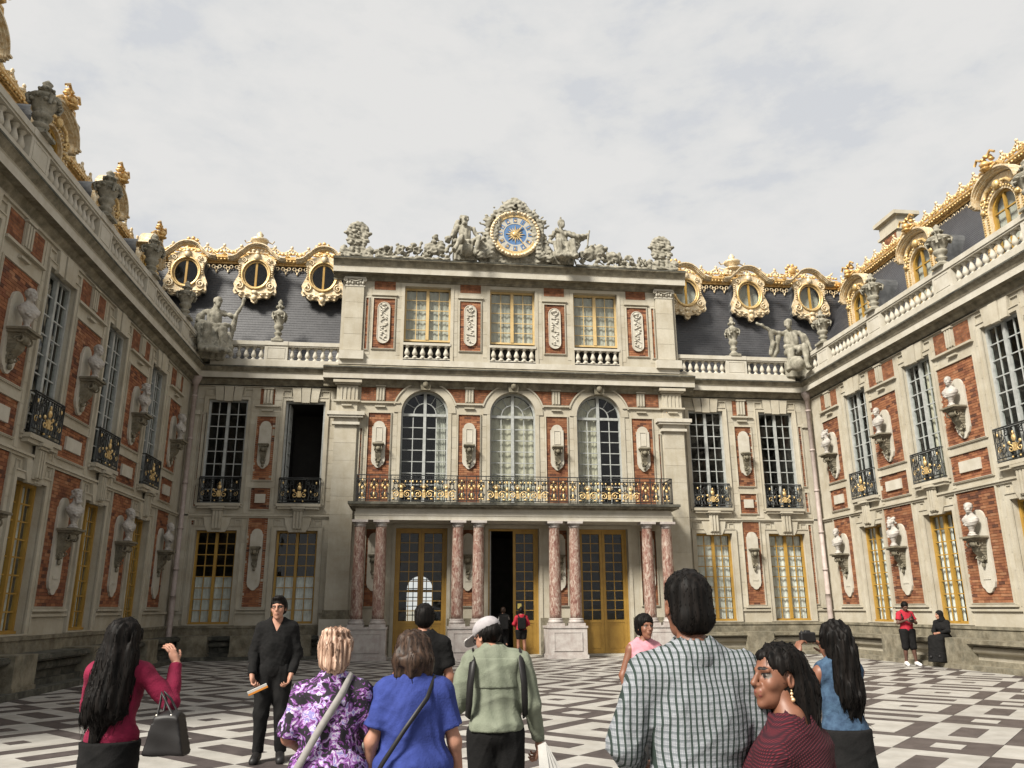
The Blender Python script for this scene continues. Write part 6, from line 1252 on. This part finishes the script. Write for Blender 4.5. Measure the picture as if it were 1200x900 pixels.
# --- woman in blue
J = pose(elR=(.255,-.01,1.10), wrR=(.30,.10,.83), elL=(-.25,-.02,1.12), wrL=(-.26,.1,.88), shL=(-.165,-.01,1.385), shR=(.165,-.01,1.385), head=(-.01,.03,1.615), hpitch=-10)
Hb = [ell((0,-.02,.035),(.105,.118,.10),.02), ell((0,-.055,-.045),(.118,.095,.08),.04), cap((-.07,-.06,-.06),(-.08,-.06,-.125),.055,.035,.03), cap((.07,-.06,-.06),(.08,-.06,-.12),.055,.035,.03), cap((0,-.09,-.06),(0,-.085,-.125),.065,.04,.03), ell((0,.10,-.05),(.075,.07,.11),.012,op='-')]
r, s = person(.0, 4.6, 3, 1.52, J, 'woman with dark bobbed hair in royal blue top, seen from behind', g=1.30, fem=True, skin='skin_light', vox=.010, hand=({'curl':.5},{'d':(.05,.25,-.9),'curl':.6}), items=(
    ('blue_top', 'cloth_blue', shirt(J, 1.30, True, .78, .066, .024, 'short', fold(.010, 17, 9), ki=.008, ag=1.2)), ('trousers', 'cloth_black', trousers(J, 1.26)), ('shoes', 'leather_black', shoes(J)), ('hair', 'hair_brown', hairfs(J, Hb, 5, .007))))
strap(r, s, [(.14,.03,1.46),(.12,-.06,1.485),(.07,-.165,1.37),(-.06,-.19,1.20),(-.18,-.17,1.02),(-.25,-.10,.88)], .026, 'leather_black')
m = MB(); m.tube([tuple(V3(.328+.032*math.cos(a),.085+.032*math.sin(a),.865)*s) for a in [k*math.pi/5 for k in range(10)]], .007, 5, closed=True); m.build('bracelet', 'metal_bright', r)
# --- man in black polo
J = pose(elR=(.235,-.02,1.12), wrR=(.26,.06,.87), elL=(-.23,-.02,1.12))
r, s = person(.07, 7.2, 0, 1.68, J, 'man in black polo shirt and dark cap walking towards the palace doors', g=1.08, skin='skin_tan', vox=.013, hvox=.007, headvox=.009, hand=(None,{'curl':.6}), items=(
    ('polo_shirt', 'cloth_black', shirt(J, 1.1, False, .86, inf=.024, sl='short', ki=.012)), ('trousers', 'cloth_black', trousers(J, 1.05)), ('shoes', 'leather_black', shoes(J)), ('hair', 'hair_black', hairfs(J, scalp(), 1, .002)),
    ('cap', 'cloth_black', [(xf([ell((0,-.015,.055),(.092,.108,.075),.01), ell((0,.11,.05),(.06,.07,.012),.02)], hmat(J), J['head']), None, (), .009)]), ('collar', 'cloth_black', collar(J))))
# --- man in sage shirt with grey cap, head bowed
J = pose(elL=(-.275,.02,1.13), wrL=(-.20,.24,1.12), elR=(.255,-.02,1.12), wrR=(.31,.10,.87), neck=(-.01,.02,1.45), head=(-.055,.085,1.575), hyaw=38, hpitch=-28)
capp = [ell((0,-.012,.06),(.092,.112,.072),.01), ell((0,-.012,-.02),(.15,.15,.055),.01,op='-')]
r, s = person(.53, 5.5, -2, 1.615, J, 'man in sage green shirt and grey cap holding papers, head bowed', g=1.06, skin='skin_light', vox=.010, hand=({'d':(.4,.6,.1),'curl':.6},{'d':(.0,.3,-.9),'curl':.8}), items=(
    ('shirt', 'cloth_sage', shirt(J, 1.10, False, .96, .066, .028, 'long', fold(.011, 20, 12), ag=1.1)), ('shirt_yoke', 'cloth_sage', [(torso(J, 1.10, .037), fold(.011, 20, 12), (GE(1.24), LE(1.44), lambda X, Y, Z: np.abs(X)-.15, lambda X, Y, Z: Y+.02))]), ('collar', 'cloth_sage', [(xf(collar(J)[0][0], None, (-.02,.045,-.03)), None, (), .008)]),
    ('trousers', 'cloth_black', trousers(J, 1.06, 1.0)), ('shoes', 'leather_black', shoes(J)), ('hair', 'hair_black', hairfs(J, [ell((0,-.03,.01),(.084,.098,.07),.012), ell((0,.06,-.03),(.09,.075,.12),.012,op='-')], 1, .003)),
    ('cap', 'cloth_cap', hairfs(J, capp, 4, .001)), ('cap_brim', 'cloth_cap', [(xf([ell((0,.132,.050),(.080,.105,.010),.01,rot=rotm('X',-8))], hmat(J), J['head']), None, (), .006)]), ('brim_piping', 'cloth_white', [(xf([cap((.086*math.cos(a),.125+.09*math.sin(a),.050),(.086*math.cos(a+.35),.125+.09*math.sin(a+.35),.050),.006,.006,.004) for a in [R(-10)+.33*k for k in range(10)]], hmat(J), J['head']), None, (), .006)])))
glasses(r, s, J)
for sx_ in (-1, 1): strap(r, s, [(sx_*.16,.08,1.45),(sx_*.165,-.03,1.485),(sx_*.17,-.125,1.40),(sx_*.185,-.145,1.27),(sx_*.19,-.12,1.14),(sx_*.195,-.06,1.05)], .045, 'leather_black', .012)
pm = MB()
for k in range(4): pm.add([(0,0,0),(.012+.03*k,.01*k,-.20-.012*k),(.075+.03*k,.012*k,-.165),(.05,.002,.02)], [(0,1,2,3)]); pm.add([(0,.002,0),(.012+.03*k,.01*k+.002,-.20-.012*k),(.075+.03*k,.012*k+.002,-.165),(.05,.004,.02)], [(3,2,1,0)])
tag(pm.build('papers', 'paper_white', None, loc=(.79,5.42,.80)), 'crumpled white papers in the hand of the man in the sage shirt', 'papers')
# --- two visitors at the door
J = pose(elR=(.24,.05,1.15), wrR=(.14,.2,1.05), elL=(-.26,-.02,1.14), anR=(.12,-.20,.16), toR=(.13,-.08,.06))
r, s = person(3.02, 28.75, 0, 1.68, J, 'person dressed in black stepping into the dark open doorway', skin='skin_light', vox=.02, hvox=.012, headvox=.014, items=(('shirt','cloth_black',shirt(J,1.1,False,.8,inf=.03)),('trousers','cloth_black',trousers(J,1.1)),('shoes','cloth_white',shoes(J)),('hair','hair_brown',hairfs(J,scalp(),1,.002,.014))))
bp = tag(qmesh('backpack', [solid([bxs((0,0,0),(.13,.06,.20),.03,rd=.04)], .02)], 'cloth_black') and link('backpack', qmesh('backpack', [solid([bxs((0,0,0),(.13,.06,.20),.03,rd=.04)], .02)], 'cloth_black'), None, (3.02,28.56,1.16)), 'black rucksack with white edges on the back of the person in the doorway', 'backpack')
m = MB()
for s_ in (-1,1): m.tube([(s_*.15,-.03,.20),(s_*.17,.0,.10)], .03, 5)
m.build('rucksack_trim', 'cloth_white', bp)
J = pose(elR=(.26,.0,1.18), wrR=(.2,.15,1.1), elL=(-.26,.0,1.18), wrL=(-.2,.15,1.1))
r, s = person(3.58, 28.15, 0, 1.66, J, 'slim visitor in pink top and black shorts standing before the yellow door', fem=True, skin='skin_tan', vox=.018, hvox=.012, headvox=.014, items=(('shirt','cloth_red',shirt(J,1.02,True,.92,inf=.022)),('shorts','cloth_black',trousers(J,1.1,1.0,.03,0,.62)),('shoes','cloth_black',shoes(J)),('hair','hair_black',hairfs(J,scalp()+[ell((0,-.03,.12),(.05,.05,.04),.02)],1,.002,.014))))
tag(link('backpack', qmesh('backpack', [solid([bxs((0,0,0),(.10,.05,.15),.03,rd=.04), cap((-.05,.02,.15),(-.13,.06,.28),.02), cap((.05,.02,.15),(.13,.06,.28),.02)], .016)], 'cloth_black'), None, (3.58,28.0,1.14)), 'small black backpack on the visitor in pink', 'backpack')
# --- woman in pink, facing us
J = pose(elL=(-.25,-.02,1.13), elR=(.26,-.02,1.13), hyaw=8, head=(0,.03,1.63))
Hp = [ell((0,-.02,.05),(.098,.108,.095),.02), ell((0,-.04,-.01),(.100,.075,.085),.03), ell((0,.085,-.045),(.072,.085,.105),.012,op='-')]
r, s = person(2.24, 8.0, 186, 1.56, J, 'smiling woman in light pink sleeveless top facing the camera', g=1.08, fem=True, skin='skin_brown', smile=1., vox=.012, headvox=.0065, items=(
    ('top','cloth_pink',shirt(J,1.1,True,.86,.066, .018,'none')),('skirt','cloth_charcoal',[(torso(J,1.1,.02,0,True)[1:3]+[cap((0,0,.95),(0,0,.45),.19,.22,.05)],None,(LE(.98),))]),('shoes','leather_black',shoes(J)),('hair','hair_black',hairfs(J,Hp,2,.004))))
m = MB()
for k in range(13): a = R(200+140*k/12); m.blob(tuple(V3(.075*math.cos(a),.055+.02*abs(math.cos(a)),1.43+.06*math.sin(a))*s), .008*s, 0, 6, 4)
m.build('necklace', 'paper_white', r)
# --- man in plaid shirt, closest to the camera
J = pose(shL=(-.175,-.01,1.40), shR=(.175,-.01,1.40), elL=(-.262,.01,1.17), wrL=(-.19,.20,1.07), elR=(.265,.0,1.13), wrR=(.29,.14,.90), neck=(0,.0,1.455), head=(.0,.03,1.645), hyaw=3)
r, s = person(1.02, 3.0, 0, 1.75, J, 'tall man in green and white checked shirt, the largest figure, seen from behind', g=1.10, skin='skin_brown', vox=.009, hand=({'d':(.6,.7,-.1),'curl':.5,'n':(.3,0,-1)},{'curl':.5}), items=(
    ('checked_shirt','cloth_plaid',shirt(J,1.10,False,.80,.066, .024,'long',fold(.011,19,24),ag=.96)),('collar','cloth_plaid',[([cap((0,-.038,1.465),(0,-.03,1.50),.072,.066,.005), cap((0,-.02,1.40),(0,-.01,1.60),.054,.054,.004,op='-')],None,(LE(1.508),),.007)]),
    ('trousers','cloth_charcoal',trousers(J,1.14)),('shoes','leather_black',shoes(J)),('hair','hair_black',hairfs(J,[ell((0,-.013,.043),(.0805,.101,.088),.012),ell((0,-.050,-.02),(.074,.066,.070),.025),cap((-.028,-.062,-.055),(.028,-.062,-.055),.040,.040,.03),ell((0,.095,-.045),(.085,.085,.11),.012,op='-')],7,.0025,.006))))
# --- woman in maroon knit, in profile
J = pose(shL=(-.150,-.01,1.345), shR=(.150,-.01,1.345), elL=(-.22,.02,1.12), wrL=(-.10,.22,1.08), elR=(.25,.0,1.10), wrR=(.16,.22,1.02), neck=(0,.01,1.45), head=(.0,.05,1.625), hyaw=74, hpitch=2)
Hm = [ell((0,-.028,.045),(.095,.112,.092),.02), ell((0,-.075,-.03),(.088,.075,.10),.04), cap((0,-.09,-.05),(.01,-.10,-.30),.085,.075,.05), cap((.05,-.07,-.08),(.07,-.05,-.30),.05,.04,.04), cap((-.04,-.09,-.05),(-.06,-.09,-.26),.06,.05,.04), ell((0,.100,-.030),(.10,.088,.105),.012,op='-'), ell((-.085,.01,-.02),(.03,.035,.05),.01,op='-')]
r, s = person(1.33, 2.9, 34, 1.50, J, 'woman in maroon knit sweater with earrings, face turned in profile to the left', g=1.08, fem=True, skin='skin_brown', smile=1.3, vox=.009, headvox=.0042, hvox=.005, items=(
    ('sweater','cloth_maroon_knit',shirt(J,1.06,True,.80,.080, .022,'long',fold(.007,18,31),ag=1.0, zb=1.385)),('trousers','cloth_black',trousers(J,1.1)),('shoes','leather_black',shoes(J)),('hair','hair_black',hairfs(J,Hm,8,.006,.0065))))
HM = hmat(J); m = MB()
for k, (zz, rr) in enumerate(((-.045,.004),(-.057,.007),(-.070,.006),(-.080,.009))):
    for sx_ in (-1, 1): m.blob(tuple((HM@V3(sx_*(.082+(.006 if k == 3 else 0)),-.004,zz)+J['head'])*s), rr*s, 0, 8, 5)
m.build('earring', 'bead_gold', r); m = MB()
for k in range(17): a = R(150+240*k/16); m.blob(tuple(V3(.066*math.cos(a)-.004,.006-.066*math.sin(a)*1.0,1.425-.020*(-math.sin(a)*.5+.5))*s), (.010 if k % 2 else .007)*s, 0, 8, 5)
m.build('necklace', 'bead_gold', r)
tag(MB().box(-.035,.035,-.002,.002,-.11,.06).build('folded_leaflet','paper_white',None,loc=(1.165,2.78,1.06)),'white leaflet with a dark print between the checked shirt man and the maroon sweater woman','leaflet')
# --- woman in denim vest with camera
J = pose(shL=(-.150,-.01,1.39), shR=(.150,-.01,1.39), elL=(-.27,.06,1.22), wrL=(-.19,.22,1.50), elR=(.22,.16,1.20), wrR=(.07,.25,1.50), hyaw=6)
Hd = [ell((0,-.025,.035),(.096,.115,.10),.02), cap((0,-.07,0),(.0,-.12,-.36),.10,.095,.06), cap((.05,-.07,-.1),(.08,-.09,-.46),.06,.035,.05), cap((-.03,-.09,-.1),(-.03,-.11,-.50),.06,.03,.05), cap((.0,-.1,-.2),(.03,-.12,-.52),.06,.03,.05), ell((0,.10,-.03),(.07,.07,.09),.012,op='-')]
r, s = person(2.79, 5.3, 4, 1.54, J, 'woman in sleeveless denim top with long dark hair lifting a camera', fem=True, skin='skin_brown', vox=.010, hand=({'d':(.3,.3,.8),'n':(1,.3,0),'curl':.6,'side':1},{'d':(-.3,.3,.8),'n':(-1,.3,0),'curl':.6,'side':-1}), items=(
    ('denim_top','cloth_denim',shirt(J,.98,True,.98,.066, .020,'none',fold(.006,22,41))),('skirt','cloth_black',[(torso(J,.98,.016,0,True)[1:3]+[cap((0,0,.95),(0,0,.3),.185,.24,.05)],fold(.007,14,3),(LE(1.0),))]),('shoes','leather_black',shoes(J)),('hair','hair_black',hairfs(J,Hd,9,.012))))
m = MB(); m.tube([tuple(V3(-.208+.036*math.cos(a),.19+.03*math.sin(a),1.44)*s) for a in [k*math.pi/5 for k in range(10)]], .010, 5, closed=True); m.build('wristwatch', 'leather_black', r)
cm = tag(link('camera', qmesh('camera', [solid([bxs((0,0,0),(.046,.014,.026),.008,rd=.008), bxs((.0,.0,.034),(.014,.012,.008),.008,rd=.005), cap((.0,.01,0),(.0,.07,-.004),.028,.026,.004,flat=True), cap((-.04,0,.03),(-.04,0,.038),.009,.009,.003)], .005)], 'leather_black'), None, (2.72,5.54,1.435)), 'black camera held up by the woman in denim', 'camera')
tag(link('shoulder_bag', qmesh('shoulder_bag', [solid([ell((0,0,0),(.10,.05,.13),.02)], .01, wob(.004,20,2))], 'leather_black'), None, (2.60,5.35,1.08)), 'dark shoulder bag at the hip of the woman in denim', 'handbag')
# --- man in red by the bench, looking at his camera
J = pose(elR=(.25,.06,1.16), wrR=(.08,.24,1.24), elL=(-.25,.06,1.16), wrL=(-.06,.24,1.20), hpitch=-28, head=(0,.06,1.61), anL=(-.14,.02,.09), toL=(-.18,.16,.03))
r, s = person(14.15, 22.6, 172, 1.78, J, 'man in red t-shirt and black shorts looking down at his camera beside the bench', g=1.05, skin='skin_dark', vox=.015, hvox=.009, headvox=.010, items=(('t_shirt','cloth_red',shirt(J,1.08,False,.86,inf=.024,sl='short',ki=.014)),('shorts','cloth_black',trousers(J,1.12,1.0,.035,.1,1.0)),('shoes','cloth_white',shoes(J)),('hair','hair_black',hairfs(J,scalp(),1,.002,.012))))
for sx_ in (-1, 1): strap(r, s, [(sx_*.14,-.12,1.30),(sx_*.145,-.06,1.455),(sx_*.145,.05,1.44),(sx_*.14,.135,1.33),(sx_*.15,.12,1.18)], .05, 'leather_black')
tag(MB().box(-.07,.07,-.05,.05,-.05,.05).lathe([(.035,0),(.03,.05)],(0,0,.05),8).build('camera', 'leather_black', None, loc=(14.14,22.33,1.26)), 'black camera in the hands of the man in red', 'camera')
# --- woman in black robe seated on the bench
J = pose(pel=(0,-.05,.84-.0), neck=(0,.0,1.32), head=(.01,.05,1.50), shL=(-.17,-.01,1.27), shR=(.17,-.01,1.27), elL=(-.21,.08,1.04), wrL=(-.06,.30,.98), elR=(.21,.10,1.04), wrR=(.10,.30,.96), hipL=(-.09,0,.84), hipR=(.09,0,.84), knL=(-.11,.42,.84), knR=(.11,.42,.80), anL=(-.12,.45,.40), anR=(.10,.50,.38), toL=(-.13,.6,.33), toR=(.10,.66,.31), hyaw=-35, hpitch=-8)
rb = [cap((-.1,.1,.84),(-.1,.44,.84),.12,.11,.05), cap((.1,.1,.84),(.1,.44,.82),.12,.11,.05), cap((-.08,.44,.78),(-.06,.50,.12),.13,.17,.05), cap((.08,.44,.78),(.10,.52,.12),.13,.17,.05), ell((0,-.04,.82),(.22,.19,.13),.05)]
r, s = person(14.95, 22.15, 118, 1.66, J, 'woman in long black robe and headscarf seated on the right bench', g=1.08, fem=True, skin='skin_light', vox=.014, hvox=.009, headvox=.009, z=-.02, items=(('robe','cloth_black',shirt(J,1.12,True,.7,.066, .024,'long')+[(rb, fold(.01,14,3), (GE(.17),))]),
    ('shoes','leather_black',[([cap(J['an'+q]-V3(0,.03,.02), J['to'+q], .05, .045, .02) for q in 'LR'], None, ())]),('headscarf','cloth_black',[(xf([ell((0,-.02,.035),(.092,.112,.102),.02),cap((0,-.03,-.05),(0,-.03,-.15),.085,.11,.04),ell((0,.105,-.02),(.052,.06,.075),.015,op='-')],hmat(J),J['head']),None,(),.010)])))
tag(MB().box(-.14,.14,-.10,.10,0,.012).build('white_leaflet','paper_white',None,loc=(14.9,21.75,.775)),'white sheet lying on the bench beside the seated woman','leaflet')
